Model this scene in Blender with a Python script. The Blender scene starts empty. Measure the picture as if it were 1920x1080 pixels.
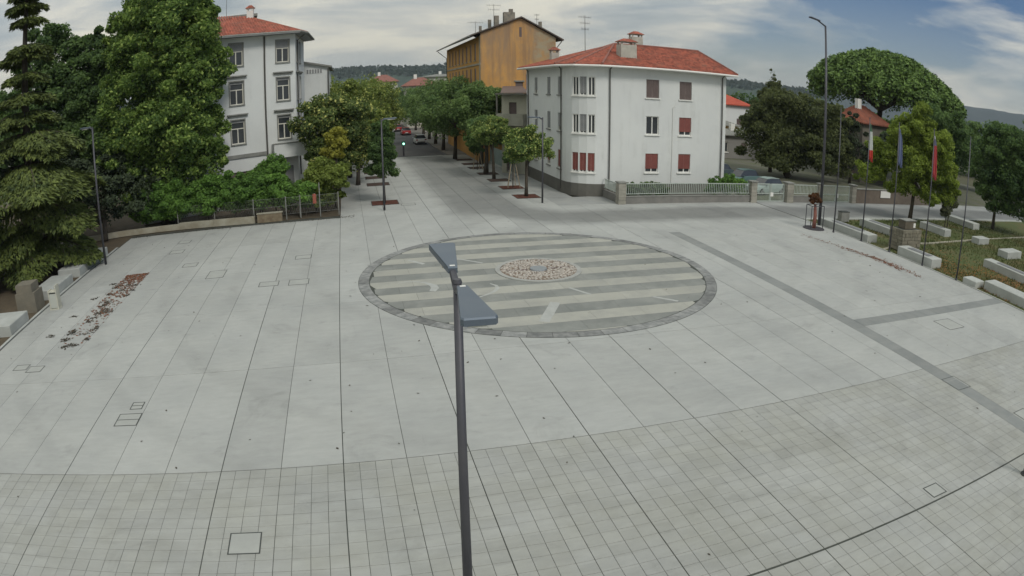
import bpy, math, random
import numpy as np
from mathutils import Vector, Matrix
R = math.radians
random.seed(7)
rng = np.random.default_rng(7)
sc = bpy.context.scene
col = sc.collection

# ---------------------------------------------------------------- camera (wide security camera, real lens curve)
CAMP = (0.710, 0.0, 8.777)
PF = 1240.923; PA3 = 0.0454925; PA4 = 0.0480716      # theta = r + PA3 r^3 + PA4 r^4, r = px / PF
PITCH = 0.3299689; ROLL = -0.0099152; YAW = -0.2163719
cam = bpy.data.cameras.new('camera')
co = bpy.data.objects.new('camera', cam); col.objects.link(co); sc.camera = co
cam.type = 'PANO'; cam.panorama_type = 'FISHEYE_LENS_POLYNOMIAL'
cam.sensor_fit = 'HORIZONTAL'; cam.sensor_width = 36.0; cam.sensor_height = 20.25
cam.fisheye_fov = R(170)
_m = 1920 / 36.0 / PF
cam.fisheye_polynomial_k0 = 0.0
cam.fisheye_polynomial_k1 = -_m
cam.fisheye_polynomial_k2 = 0.0
cam.fisheye_polynomial_k3 = -PA3 * _m ** 3
cam.fisheye_polynomial_k4 = -PA4 * _m ** 4
cam.shift_x = (960 - 922.126) / 1920
cam.shift_y = (571.965 - 540) / 1080
cam.clip_start = 0.1; cam.clip_end = 20000
_fw = Vector((0, math.cos(PITCH), -math.sin(PITCH))); _up = Vector((0, math.sin(PITCH), math.cos(PITCH))); _rt = Vector((1, 0, 0))
_X = _rt * math.cos(ROLL) + _up * math.sin(ROLL); _Y = -_rt * math.sin(ROLL) + _up * math.cos(ROLL); _Z = -_fw
_M = Matrix.Rotation(YAW, 3, 'Z') @ Matrix((_X, _Y, _Z)).transposed()
co.matrix_world = Matrix.Translation(CAMP) @ _M.to_4x4()

# ---------------------------------------------------------------- world: clouded evening sky
SUN_EL, SUN_ROT = R(46), R(158)
world = bpy.data.worlds.new('World'); sc.world = world; world.use_nodes = True
nt = world.node_tree; nt.nodes.clear()
def N(t, tree=nt, **kw):
    n = tree.nodes.new(t)
    for k, v in kw.items(): setattr(n, k, v)
    return n
def math_node(tree, op, a, b=None, c=None, clamp=False):
    n = tree.nodes.new('ShaderNodeMath'); n.operation = op; n.use_clamp = clamp
    for i, v in enumerate((a, b, c)):
        if v is None: continue
        if isinstance(v, (int, float)): n.inputs[i].default_value = v
        else: tree.links.new(v, n.inputs[i])
    return n.outputs[0]
def ramp(tree, src, stops, interp='LINEAR'):
    n = tree.nodes.new('ShaderNodeValToRGB'); n.color_ramp.interpolation = interp
    el = n.color_ramp.elements
    while len(el) < len(stops): el.new(0.5)
    for e, (p, c) in zip(el, stops):
        e.position = p; e.color = (*c, 1) if len(c) == 3 else c
    tree.links.new(src, n.inputs[0]); return n.outputs[0]
def mixc(tree, fac, a, b, mode='MIX'):
    n = tree.nodes.new('ShaderNodeMix'); n.data_type = 'RGBA'; n.blend_type = mode
    for sock, v in ((n.inputs[0], fac), (n.inputs[6], a), (n.inputs[7], b)):
        if isinstance(v, (int, float)): sock.default_value = v
        elif isinstance(v, tuple): sock.default_value = (*v, 1)
        else: tree.links.new(v, sock)
    return n.outputs[2]
def noise(tree, vec, scale, detail=3, rough=.5, dist=0.0):
    n = tree.nodes.new('ShaderNodeTexNoise'); n.inputs['Scale'].default_value = scale; n.inputs['Detail'].default_value = detail
    n.inputs['Roughness'].default_value = rough; n.inputs['Distortion'].default_value = dist
    if vec is not None: tree.links.new(vec, n.inputs['Vector'])
    return n.outputs['Fac']
def mapping(tree, vec, scale=(1, 1, 1), rot=(0, 0, 0), loc=(0, 0, 0)):
    n = tree.nodes.new('ShaderNodeMapping'); tree.links.new(vec, n.inputs[0])
    n.inputs['Scale'].default_value = scale; n.inputs['Rotation'].default_value = rot; n.inputs['Location'].default_value = loc
    return n.outputs[0]
tc = N('ShaderNodeTexCoord')
sky = N('ShaderNodeTexSky', sky_type='NISHITA'); sky.sun_disc = False; sky.sun_elevation = SUN_EL; sky.sun_rotation = SUN_ROT
sky.air_density = 1.0; sky.dust_density = 1.6; sky.ozone_density = 2.5
sep = N('ShaderNodeSeparateXYZ'); nt.links.new(tc.outputs['Generated'], sep.inputs[0])
zc = math_node(nt, 'MAXIMUM', sep.outputs[2], 0.0)
vec = mapping(nt, tc.outputs['Generated'], scale=(2.0, 2.0, 8.5), rot=(R(3), R(-5), 0), loc=(1.3, .4, 2.2))
n1 = noise(nt, vec, 1.15, 7, .56, .35)
n2 = noise(nt, mapping(nt, vec, loc=(3.1, 1.7, 5)), 1.6, 7, .58, .45)
# heavier cover to the north-west, broken with blue towards the east
cover = math_node(nt, 'ADD', math_node(nt, 'MULTIPLY', sep.outputs[0], -0.36), 0.165)
cm = math_node(nt, 'ADD', n1, cover)
mask = ramp(nt, cm, [(0.40, (0, 0, 0)), (0.56, (1, 1, 1))])
cloud_c = ramp(nt, n2, [(0.36, (.26, .31, .345)), (0.46, (.35, .39, .405)), (0.54, (.48, .49, .465)), (0.64, (.66, .64, .55))])
skyd = N('ShaderNodeVectorMath', operation='SCALE'); nt.links.new(sky.outputs[0], skyd.inputs[0]); skyd.inputs[3].default_value = 0.055
# an overcast dome is brighter towards the zenith
up_ = N('ShaderNodeVectorMath', operation='SCALE'); nt.links.new(cloud_c, up_.inputs[0]); nt.links.new(math_node(nt, 'MULTIPLY_ADD', zc, 1.4, .92), up_.inputs[3])
c1 = mixc(nt, mask, mixc(nt, 1.0, skyd.outputs[0], (.80, 1.0, 1.22), 'MULTIPLY'), up_.outputs[0])
# pale warm glow low on the horizon in the west-facing gap
hz = ramp(nt, zc, [(0.0, (1, 1, 1)), (0.10, (.35, .35, .35)), (0.2, (0, 0, 0))])
c2 = mixc(nt, math_node(nt, 'MULTIPLY', hz, 0.48), c1, (.62, .60, .48))
bg = N('ShaderNodeBackground'); nt.links.new(c2, bg.inputs[0]); bg.inputs[1].default_value = 1.0
ow = N('ShaderNodeOutputWorld'); nt.links.new(bg.outputs[0], ow.inputs[0])

sl = bpy.data.lights.new('sun', 'SUN'); sl.energy = 1.5; sl.angle = R(16); sl.color = (1, .96, .9)
so = bpy.data.objects.new('sun', sl); col.objects.link(so)
so.rotation_euler = (R(90) - SUN_EL, 0, R(180) - SUN_ROT)
sc.view_settings.view_transform = 'Standard'; sc.view_settings.look = 'None'; sc.view_settings.gamma = 1; sc.view_settings.use_curve_mapping = False
sc.view_settings.exposure = 0.04
sc.cycles.max_bounces = 6; sc.cycles.transparent_max_bounces = 8; sc.cycles.volume_bounces = 0

# ---------------------------------------------------------------- materials
MATS = {}
def mat(name, base, var=None, scale=2.0, rough=.8, metal=0.0, bump=0.0, bscale=30, rnd=0.0, detail=4, objrnd=False, spec=.3, trans=None, extra=None):
    """base colour, optionally varied towards `var` by noise; rnd: value jitter per object"""
    if name in MATS: return MATS[name]
    m = bpy.data.materials.new(name); m.use_nodes = True; t = m.node_tree; t.nodes.clear()
    o = t.nodes.new('ShaderNodeOutputMaterial'); b = t.nodes.new('ShaderNodeBsdfPrincipled')
    b.inputs['Roughness'].default_value = rough; b.inputs['Metallic'].default_value = metal; b.inputs['Specular IOR Level'].default_value = spec
    g = t.nodes.new('ShaderNodeNewGeometry'); pos = g.outputs['Position']
    c = base
    if var is not None:
        f = noise(t, pos, scale, detail, .6)
        c = mixc(t, ramp(t, f, [(0.35, (0, 0, 0)), (0.65, (1, 1, 1))]), base, var)
    if rnd:
        oi = t.nodes.new('ShaderNodeObjectInfo')
        v = math_node(t, 'MULTIPLY_ADD', oi.outputs['Random'], 2 * rnd, 1 - rnd)
        h = t.nodes.new('ShaderNodeHueSaturation'); t.links.new(v, h.inputs['Value'])
        if isinstance(c, tuple): h.inputs['Color'].default_value = (*c, 1)
        else: t.links.new(c, h.inputs['Color'])
        c = h.outputs[0]
    if extra: c = extra(t, c, pos, g)
    if isinstance(c, tuple): b.inputs['Base Color'].default_value = (*c, 1)
    else: t.links.new(c, b.inputs['Base Color'])
    if bump:
        bn = t.nodes.new('ShaderNodeBump'); bn.inputs['Strength'].default_value = bump; bn.inputs['Distance'].default_value = .02
        t.links.new(noise(t, pos, bscale, 3), bn.inputs['Height']); t.links.new(bn.outputs[0], b.inputs['Normal'])
    if trans:
        tr = t.nodes.new('ShaderNodeBsdfTranslucent'); mx = t.nodes.new('ShaderNodeMixShader'); mx.inputs[0].default_value = trans
        if isinstance(c, tuple): tr.inputs[0].default_value = (*c, 1)
        else: t.links.new(c, tr.inputs[0])
        t.links.new(b.outputs[0], mx.inputs[1]); t.links.new(tr.outputs[0], mx.inputs[2]); t.links.new(mx.outputs[0], o.inputs[0])
    else: t.links.new(b.outputs[0], o.inputs[0])
    MATS[name] = m; return m

def leafmat(name, dark, light, tip=None, cscale=.45, trans=.45):
    """each leaf card gets its own tone; whole boughs drift between two greens"""
    if name in MATS: return MATS[name]
    m = bpy.data.materials.new(name); m.use_nodes = True; t = m.node_tree; t.nodes.clear()
    o = t.nodes.new('ShaderNodeOutputMaterial'); b = t.nodes.new('ShaderNodeBsdfPrincipled'); b.inputs['Roughness'].default_value = .65; b.inputs['Specular IOR Level'].default_value = .25
    g = t.nodes.new('ShaderNodeNewGeometry')
    f = noise(t, g.outputs['Position'], cscale, 3, .6)
    f2 = math_node(t, 'ADD', math_node(t, 'MULTIPLY', f, 1.5), math_node(t, 'MULTIPLY_ADD', g.outputs['Random Per Island'], .7, -.6), clamp=True)
    c = mixc(t, f2, dark, light)
    if tip is not None:
        k = math_node(t, 'GREATER_THAN', math_node(t, 'ADD', g.outputs['Random Per Island'], math_node(t, 'MULTIPLY', noise(t, g.outputs['Position'], .8, 2), .6)), 1.17)
        c = mixc(t, k, c, tip)
    t.links.new(c, b.inputs['Base Color'])
    tr = t.nodes.new('ShaderNodeBsdfTranslucent'); t.links.new(c, tr.inputs[0])
    mx = t.nodes.new('ShaderNodeMixShader'); mx.inputs[0].default_value = trans
    t.links.new(b.outputs[0], mx.inputs[1]); t.links.new(tr.outputs[0], mx.inputs[2]); t.links.new(mx.outputs[0], o.inputs[0])
    MATS[name] = m; return m

def band(t, v, a, b, soft):
    """1 between a and b, fading over `soft` metres outside"""
    u = math_node(t, 'MULTIPLY', math_node(t, 'SUBTRACT', v, a - soft), 1 / soft, clamp=True)
    w = math_node(t, 'MULTIPLY', math_node(t, 'SUBTRACT', b + soft, v), 1 / soft, clamp=True)
    return math_node(t, 'MULTIPLY', u, w)
def stone_cell(cx, cy, amt, offx=0., offy=0.):
    """tone of every slab from the cell it lies in + tyre grime along the carriageway + stains"""
    def f(t, c, pos, g):
        s = t.nodes.new('ShaderNodeSeparateXYZ'); t.links.new(pos, s.inputs[0])
        ix = math_node(t, 'FLOOR', math_node(t, 'DIVIDE', math_node(t, 'ADD', s.outputs[0], offx), cx))
        iy = math_node(t, 'FLOOR', math_node(t, 'DIVIDE', math_node(t, 'ADD', s.outputs[1], offy), cy))
        cb = t.nodes.new('ShaderNodeCombineXYZ'); t.links.new(ix, cb.inputs[0]); t.links.new(iy, cb.inputs[1])
        wn = t.nodes.new('ShaderNodeTexWhiteNoise'); wn.noise_dimensions = '3D'; t.links.new(cb.outputs[0], wn.inputs['Vector'])
        v = math_node(t, 'MULTIPLY_ADD', wn.outputs['Value'], 2 * amt, 1 - amt)
        fine = noise(t, mapping(t, pos, scale=(.45, 1.3, 1)), 3.2, 7, .72)
        v = math_node(t, 'MULTIPLY', v, math_node(t, 'MULTIPLY_ADD', fine, .38, .81))
        big = noise(t, pos, .16, 4, .6)
        v = math_node(t, 'MULTIPLY', v, math_node(t, 'MULTIPLY_ADD', big, .34, .83))
        # soft stains
        st = ramp(t, noise(t, pos, .55, 6, .7, .8), [(.56, (0, 0, 0)), (.70, (1, 1, 1))])
        v = math_node(t, 'MULTIPLY', v, math_node(t, 'MULTIPLY_ADD', st, -.15, 1.0))
        sp = ramp(t, noise(t, pos, 2.6, 3, .6), [(.70, (0, 0, 0)), (.76, (1, 1, 1))])
        v = math_node(t, 'MULTIPLY', v, math_node(t, 'MULTIPLY_ADD', sp, -.14, 1.0))
        # long curved tyre smears
        wv = t.nodes.new('ShaderNodeTexWave'); wv.wave_type = 'RINGS'; wv.rings_direction = 'Z'; wv.inputs['Scale'].default_value = .09; wv.inputs['Distortion'].default_value = 3.5; wv.inputs['Detail'].default_value = 2; wv.inputs['Detail Scale'].default_value = .4
        t.links.new(mapping(t, pos, loc=(-14, -34, 0)), wv.inputs['Vector'])
        v = math_node(t, 'MULTIPLY', v, math_node(t, 'MULTIPLY_ADD', ramp(t, wv.outputs['Fac'], [(.80, (0, 0, 0)), (1.0, (1, 1, 1))]), -.055, 1.0))
        # grime where traffic runs
        X, Y = s.outputs[0], s.outputs[1]
        wob = math_node(t, 'MULTIPLY_ADD', noise(t, pos, .25, 3), 1.6, -.8)
        Xw = math_node(t, 'ADD', X, wob); Yw = math_node(t, 'ADD', Y, wob)
        g1 = math_node(t, 'MULTIPLY', band(t, Xw, 8.6, 12.6, 1.6), band(t, Yw, 46.0, 92.0, 5.0))
        g2 = math_node(t, 'MULTIPLY', band(t, Yw, 40.2, 43.2, 1.3), band(t, Xw, 16.0, 90.0, 5.0))
        g3 = math_node(t, 'MULTIPLY', band(t, math_node(t, 'ADD', Xw, Yw), 54.5, 58.5, 1.8), math_node(t, 'MULTIPLY', band(t, Xw, 9.5, 16.5, 2.5), band(t, Yw, 41.0, 47.0, 2.0)))
        gr = math_node(t, 'MAXIMUM', g1, math_node(t, 'MAXIMUM', g2, g3))
        v = math_node(t, 'MULTIPLY', v, math_node(t, 'MULTIPLY_ADD', gr, -.42, 1.0))
        h = t.nodes.new('ShaderNodeHueSaturation'); t.links.new(v, h.inputs['Value']); h.inputs['Saturation'].default_value = 1.0
        if isinstance(c, tuple): h.inputs['Color'].default_value = (*c, 1)
        else: t.links.new(c, h.inputs['Color'])
        return h.outputs[0]
    return f

M_slab = mat('pale_granite_slab', (.375, .378, .352), (.345, .35, .33), .35, .72, bump=.15, bscale=60, extra=stone_cell(1.6, 6.4, .055, 0, -1.28))
M_paver = mat('grey_granite_paver', (.345, .348, .325), (.315, .315, .28), .45, .75, bump=.2, bscale=50, extra=stone_cell(.4, .4, .055))
M_grout = mat('dark_joint', (.075, .08, .07), (.055, .06, .05), 3, .95)
M_band = mat('dark_basalt', (.205, .215, .205), (.24, .245, .23), 1.5, .7, rnd=.06, bump=.2)
M_asph = mat('asphalt', (.085, .085, .085), (.11, .108, .105), .6, .9, bump=.3, bscale=90)
M_soil = mat('earth', (.075, .06, .04), (.11, .085, .055), .8, .95, bump=.6, bscale=12)
M_grassbase = mat('lawn', (.075, .085, .030), (.11, .095, .045), .35, .95, bump=.8, bscale=14)
M_conc = mat('concrete', (.42, .43, .40), (.35, .36, .33), 1.2, .8, bump=.2, bscale=25, rnd=.05)
M_beige = mat('old_concrete', (.36, .34, .27), (.27, .25, .19), 1.0, .85, bump=.3)
def streaks(t, c, pos, g):
    n = noise(t, mapping(t, pos, scale=(1.8, 1.8, .14)), 1.2, 6, .7); n2_ = noise(t, pos, .5, 5, .7)
    f = math_node(t, 'MULTIPLY', ramp(t, n, [(.50, (0, 0, 0)), (.72, (1, 1, 1))]), ramp(t, n2_, [(.42, (0, 0, 0)), (.62, (1, 1, 1))]))
    return mixc(t, math_node(t, 'MULTIPLY', f, .38), c, (.40, .40, .36))
M_white = mat('white_render', (.66, .67, .64), (.61, .62, .60), .25, .85, bump=.08, bscale=40, extra=streaks)
M_whiteB = mat('cool_white_render', (.66, .67, .64), (.59, .60, .58), .25, .85, bump=.08, bscale=40, extra=streaks)
M_trim = mat('white_trim', (.72, .71, .66), None, rough=.6)
M_plinth = mat('brown_plinth', (.15, .145, .125), (.12, .115, .10), .8, .85, bump=.2)
def tile_tones(t, c, pos, g):
    m_ = mapping(t, pos, scale=(4.2, 2.9, 2.9)); fl = t.nodes.new('ShaderNodeVectorMath'); fl.operation = 'FLOOR'; t.links.new(m_, fl.inputs[0])
    wn = t.nodes.new('ShaderNodeTexWhiteNoise'); wn.noise_dimensions = '3D'; t.links.new(fl.outputs[0], wn.inputs['Vector'])
    h = t.nodes.new('ShaderNodeHueSaturation'); t.links.new(math_node(t, 'MULTIPLY_ADD', wn.outputs['Value'], .55, .72), h.inputs['Value']); t.links.new(c, h.inputs['Color'])
    k = math_node(t, 'MULTIPLY', ramp(t, noise(t, pos, .9, 6, .7), [(.52, (0, 0, 0)), (.70, (1, 1, 1))]), .45)
    return mixc(t, k, h.outputs[0], (.20, .15, .11))
M_tile = mat('clay_tile', (.36, .10, .06), (.22, .07, .045), 1.6, .85, bump=.3, rnd=.0, detail=6, extra=tile_tones)
M_tileridge = mat('clay_ridge', (.29, .13, .10), (.20, .09, .07), 2, .85)
M_pole = mat('dark_grey_metal', (.075, .075, .085), (.09, .088, .095), 1.5, .5, metal=.3)
M_head = mat('slate_metal', (.115, .14, .17), (.13, .155, .18), 2.0, .45, metal=.3)
M_pipe = mat('brown_metal', (.09, .085, .075), None, rough=.5)
M_glass = mat('window_glass', (.03, .035, .04), (.05, .055, .06), .5, .12, spec=.6)
M_frame = mat('cream_window_frame', (.62, .60, .52), None, rough=.6)
M_stone = mat('grey_stone_trim', (.20, .20, .18), (.26, .26, .235), 2, .85)
M_shut_g = mat('grey_shutter', (.22, .225, .225), (.26, .26, .255), 2, .6)
M_shut_r = mat('dark_red_shutter', (.20, .065, .055), (.24, .08, .065), 2, .6)
M_shut_b = mat('brown_shutter', (.13, .10, .09), (.16, .12, .11), 2, .6)
M_bark = mat('bark', (.085, .07, .05), (.05, .043, .035), 3, .95, bump=.8, bscale=15)
M_redbark = mat('bark_mulch', (.17, .065, .045), (.11, .05, .035), 3, .95, bump=.9, bscale=22)
M_wood = mat('pale_stake', (.33, .27, .19), None, rough=.9)
M_leafdry = mat('dry_leaves', (.22, .085, .05), (.12, .065, .035), 6, .9)
M_leafdark = mat('dark_wet_leaves', (.045, .045, .035), (.08, .06, .04), 4, .9)
M_rail = mat('pale_green_metal', (.44, .48, .43), (.36, .40, .36), 3, .5)
M_iron = mat('cast_iron', (.06, .065, .06), None, rough=.7)
M_steel = mat('steel_disc', (.33, .35, .36), None, rough=.4, metal=.5)

L_linden = leafmat('linden_leaves', (0.050, 0.101, 0.029), (0.235, 0.346, 0.071), (0.388, 0.497, 0.125))
L_dark = leafmat('dark_broad_leaves', (0.043, 0.085, 0.034), (0.169, 0.260, 0.073))
L_cedar = leafmat('cedar_needles', (0.033, 0.052, 0.018), (0.172, 0.212, 0.052), None, .9, .1)
L_ceddk = leafmat('dark_needles', (0.027, 0.041, 0.022), (0.077, 0.101, 0.050), None, .9, .1)
L_hedge = leafmat('hedge_leaves', (0.060, 0.127, 0.033), (0.228, 0.400, 0.078))
L_magn = leafmat('magnolia_leaves', (0.061, 0.096, 0.032), (0.196, 0.261, 0.072), (0.600, 0.600, 0.189))
L_yell = leafmat('yellowing_leaves', (0.090, 0.128, 0.033), (0.262, 0.330, 0.075), (0.510, 0.540, 0.150))
L_street = leafmat('street_tree_leaves', (0.069, 0.135, 0.047), (0.255, 0.358, 0.116))
L_round = leafmat('round_tree_leaves', (0.072, 0.130, 0.041), (0.309, 0.409, 0.112), (0.556, 0.600, 0.180))
L_maple = leafmat('maple_leaves', (0.106, 0.156, 0.027), (0.338, 0.425, 0.069))
L_pine = leafmat('stone_pine_needles', (0.041, 0.082, 0.023), (0.190, 0.290, 0.065), None, .6, .1)
L_brown = leafmat('olive_bush_leaves', (0.053, 0.070, 0.029), (0.182, 0.209, 0.075), None, .35)
L_wood = leafmat('far_wood_leaves', (.022, .040, .024), (.040, .060, .034), None, .02)

# ---------------------------------------------------------------- mesh helpers
def tag(o, label=None, cat=None, group=None, kind=None):
    if label: o['label'] = label
    if cat: o['category'] = cat
    if group: o['group'] = group
    if kind: o['kind'] = kind
    return o
def origin_of(o):
    v = Vector((0, 0, 0))
    while o is not None: v += o.location; o = o.parent
    return v
def empty(name, loc, label, cat, group=None, rz=0.0):
    o = bpy.data.objects.new(name, None); col.objects.link(o); o.location = loc; o.rotation_euler.z = rz
    o.empty_display_size = .3
    return tag(o, label, cat, group)
class MB:
    def __init__(s): s.v = []; s.f = []
    def add(s, vs, fs):
        n = len(s.v); s.v += [tuple(v) for v in vs]; s.f += [tuple(i + n for i in f) for f in fs]
    def box(s, x0, x1, y0, y1, z0, z1, bottom=True):
        vs = [(x0, y0, z0), (x1, y0, z0), (x1, y1, z0), (x0, y1, z0), (x0, y0, z1), (x1, y0, z1), (x1, y1, z1), (x0, y1, z1)]
        fs = [(4, 5, 6, 7), (0, 1, 5, 4), (1, 2, 6, 5), (2, 3, 7, 6), (3, 0, 4, 7)]
        if bottom: fs.append((3, 2, 1, 0))
        s.add(vs, fs)
    def obox(s, c, ax, ay, hx, hy, z0, z1):
        """box with plan centre c, unit plan axes ax, ay, half sizes hx, hy"""
        vs = []
        for z in (z0, z1):
            for a, b in ((-1, -1), (1, -1), (1, 1), (-1, 1)):
                vs.append((c[0] + ax[0] * hx * a + ay[0] * hy * b, c[1] + ax[1] * hx * a + ay[1] * hy * b, z))
        s.add(vs, [(4, 5, 6, 7), (0, 1, 5, 4), (1, 2, 6, 5), (2, 3, 7, 6), (3, 0, 4, 7), (3, 2, 1, 0)])
    def prism(s, pts, z0, z1, bottom=False):
        n = len(pts)
        s.add([(p[0], p[1], z0) for p in pts] + [(p[0], p[1], z1) for p in pts],
              [tuple(range(n, 2 * n))] + [(i, (i + 1) % n, n + (i + 1) % n, n + i) for i in range(n)] + ([tuple(range(n - 1, -1, -1))] if bottom else []))
    def tube(s, pts, rads, n=8, caps=True):
        pts = [Vector(p) for p in pts]
        if isinstance(rads, (int, float)): rads = [rads] * len(pts)
        rings = []; base = len(s.v); ref = None
        for i, p in enumerate(pts):
            d = (pts[min(i + 1, len(pts) - 1)] - pts[max(i - 1, 0)]).normalized()
            if ref is None: ref = Vector((1, 0, 0)) if abs(d.x) < .9 else Vector((0, 1, 0))
            u = (ref - d * ref.dot(d)).normalized(); w = d.cross(u); ref = u
            for k in range(n):
                a = 2 * math.pi * k / n; q = p + (u * math.cos(a) + w * math.sin(a)) * rads[i]; s.v.append(tuple(q))
        for i in range(len(pts) - 1):
            for k in range(n):
                s.f.append((base + i * n + k, base + i * n + (k + 1) % n, base + (i + 1) * n + (k + 1) % n, base + (i + 1) * n + k))
        if caps:
            s.f.append(tuple(base + k for k in range(n - 1, -1, -1))); s.f.append(tuple(base + (len(pts) - 1) * n + k for k in range(n)))
    def cyl(s, x, y, z0, z1, r0, r1=None, n=12): s.tube([(x, y, z0), (x, y, z1)], [r0, r0 if r1 is None else r1], n)
    def poly(s, pts): n = len(s.v); s.v += [tuple(p) for p in pts]; s.f.append(tuple(range(n, n + len(pts))))
    def build(s, name, m, parent=None, world=True, smooth=False):
        off = origin_of(parent) if (parent is not None and world) else Vector((0, 0, 0))
        me = bpy.data.meshes.new(name)
        me.from_pydata([(v[0] - off.x, v[1] - off.y, v[2] - off.z) for v in s.v], [], s.f)
        if m is not None: me.materials.append(m)
        if smooth:
            me.polygons.foreach_set('use_smooth', [True] * len(me.polygons))
        me.update()
        o = bpy.data.objects.new(name, me); col.objects.link(o); o.parent = parent
        return o
def dup(o, parent=None):
    c = o.copy(); col.objects.link(c)
    if parent is not None: c.parent = parent
    for ch in list(o.children): dup(ch, c)
    return c
def quads_mesh(name, V, m, parent=None, tri=False):
    """V: (n, k, 3) array of faces, k = 3 or 4"""
    n, k, _ = V.shape
    me = bpy.data.meshes.new(name); me.vertices.add(n * k); me.loops.add(n * k); me.polygons.add(n)
    off = origin_of(parent) if parent is not None else Vector((0, 0, 0))
    me.vertices.foreach_set('co', (V.reshape(-1, 3) - np.array(off[:])).astype(np.float32).ravel())
    me.loops.foreach_set('vertex_index', np.arange(n * k, dtype=np.int32))
    me.polygons.foreach_set('loop_start', np.arange(0, n * k, k, dtype=np.int32))
    try: me.polygons.foreach_set('loop_total', np.full(n, k, dtype=np.int32))
    except Exception: pass
    me.materials.append(m); me.update(calc_edges=True)
    o = bpy.data.objects.new(name, me); col.objects.link(o); o.parent = parent
    return o

# ---------------------------------------------------------------- vegetation helpers
def leaf_cards(P, outdir, size, jitter=.8, aspect=1.5):
    n = len(P)
    nrm = outdir * .7 + rng.normal(size=(n, 3)) * jitter; nrm[:, 2] += .35
    nrm /= np.linalg.norm(nrm, axis=1, keepdims=True)
    a = rng.normal(size=(n, 3)); u = a - nrm * (a * nrm).sum(1, keepdims=True); u /= np.linalg.norm(u, axis=1, keepdims=True)
    w = np.cross(nrm, u)
    s = (size * rng.uniform(.6, 1.35, n))[:, None]
    V = np.stack([P - u * s * aspect * .5, P + w * s * .42 + u * s * .08, P + u * s * aspect * .5, P - w * s * .42 + u * s * .08], 1)
    return V
def crown_pts(lobes, n, clumps=26, csize=.32, fill=.25):
    """lobes: (cx, cy, cz, rx, ry, rz). Leaves gather in clumps spread over every lobe."""
    lobes = np.array(lobes, float); wts = (lobes[:, 3] * lobes[:, 4]) ** .5 * lobes[:, 5] ** .5; wts = wts ** 2 / (wts ** 2).sum()
    Ps, Ds = [], []
    for L, w in zip(lobes, wts):
        k = max(6, int(clumps * len(lobes) * w)); m = max(20, int(n * w))
        d = rng.normal(size=(k, 3)); d /= np.linalg.norm(d, axis=1, keepdims=True); d[:, 2] = np.where(d[:, 2] < -.55, -d[:, 2], d[:, 2])
        rad = (rng.uniform(.58, 1.0, k) + (rng.uniform(size=k) < .22) * rng.uniform(.02, .22, k))[:, None]
        cc = d * rad * L[3:6]
        idx = rng.integers(0, k, m); rr = L[3:6].min() * csize * rng.uniform(.65, 1.25, k)[idx][:, None]
        g = rng.normal(size=(m, 3)); g /= np.linalg.norm(g, axis=1, keepdims=True)
        p = cc[idx] + g * rr * rng.uniform(.25, 1.0, m)[:, None] ** .6 * np.array([1.1, 1.1, .8])
        nf = int(m * fill)
        f = rng.normal(size=(nf, 3)); f /= np.linalg.norm(f, axis=1, keepdims=True); f = f * L[3:6] * rng.uniform(.3, .8, nf)[:, None]
        p = np.concatenate([p, f]); q = np.concatenate([g * .6 + d[idx], f / np.linalg.norm(f, axis=1, keepdims=True)])
        Ps.append(p + L[:3]); Ds.append(q / np.maximum(np.linalg.norm(q, axis=1, keepdims=True), 1e-6))
    return np.concatenate(Ps), np.concatenate(Ds)
def crown(parent, lobes, n, size, m0, *a, **k):
    return crown_(parent, lobes, int(n * 1.55), size * .8, m0, *a, **k)
def crown_(parent, lobes, n, size, m, clumps=26, csize=.32, fill=.25, name='crown', zmin=None):
    P, Dn = crown_pts(lobes, n, clumps, csize, fill)
    if zmin is not None: k = P[:, 2] > zmin; P, Dn = P[k], Dn[k]
    return quads_mesh(name, leaf_cards(P, Dn, size), m, parent)
def trunk(parent, base, top, r, limbs=(), m=None, bend=.3):
    b = MB(); base = Vector(base); top = Vector(top); pts = []
    for i in range(6):
        t = i / 5; p = base.lerp(top, t); p.x += math.sin(t * 3.1) * bend * .4; p.y += math.sin(t * 2.2 + 1) * bend * .2 * t; pts.append(p)
    b.tube(pts, [r * 1.35, r, r * .9, r * .82, r * .72, r * .5], 9)
    for l in limbs:
        l = Vector(l); s = base.lerp(top, random.uniform(.55, .9)); mid = s.lerp(l, .5) + Vector((0, 0, (l - s).length * .08))
        b.tube([s, mid, l], [r * .5, r * .32, r * .1], 6, caps=False)
    return b.build('trunk', m or M_bark, parent, smooth=True)
def tree(name, label, cat, base, lobes, n, size, m, r=.2, group=None, clumps=26, csize=.32, fill=.25, ttop=None, bend=.3, nl=6):
    t = empty(name, base, label, cat, group)
    L = lobes
    tp = ttop or (L[0][0], L[0][1], L[0][2])
    trunk(t, base, tp, r, [(l[0] + random.uniform(-.4, .4) * l[3], l[1] + random.uniform(-.3, .3) * l[4], l[2] + l[5] * .3) for l in (L * 3)[:nl]], bend=bend)
    crown(t, L, n, size, m, clumps, csize, fill)
    return t

# ================================================================ SETTING
s = 3500
g = MB(); g.poly([(-s, -s, -.16), (s, -s, -.16), (s, s, -.16), (-s, s, -.16)])
tag(g.build('ground', mat('distant_ground', (.06, .07, .035), (.09, .085, .05), .02, .95)), kind='structure')

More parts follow.
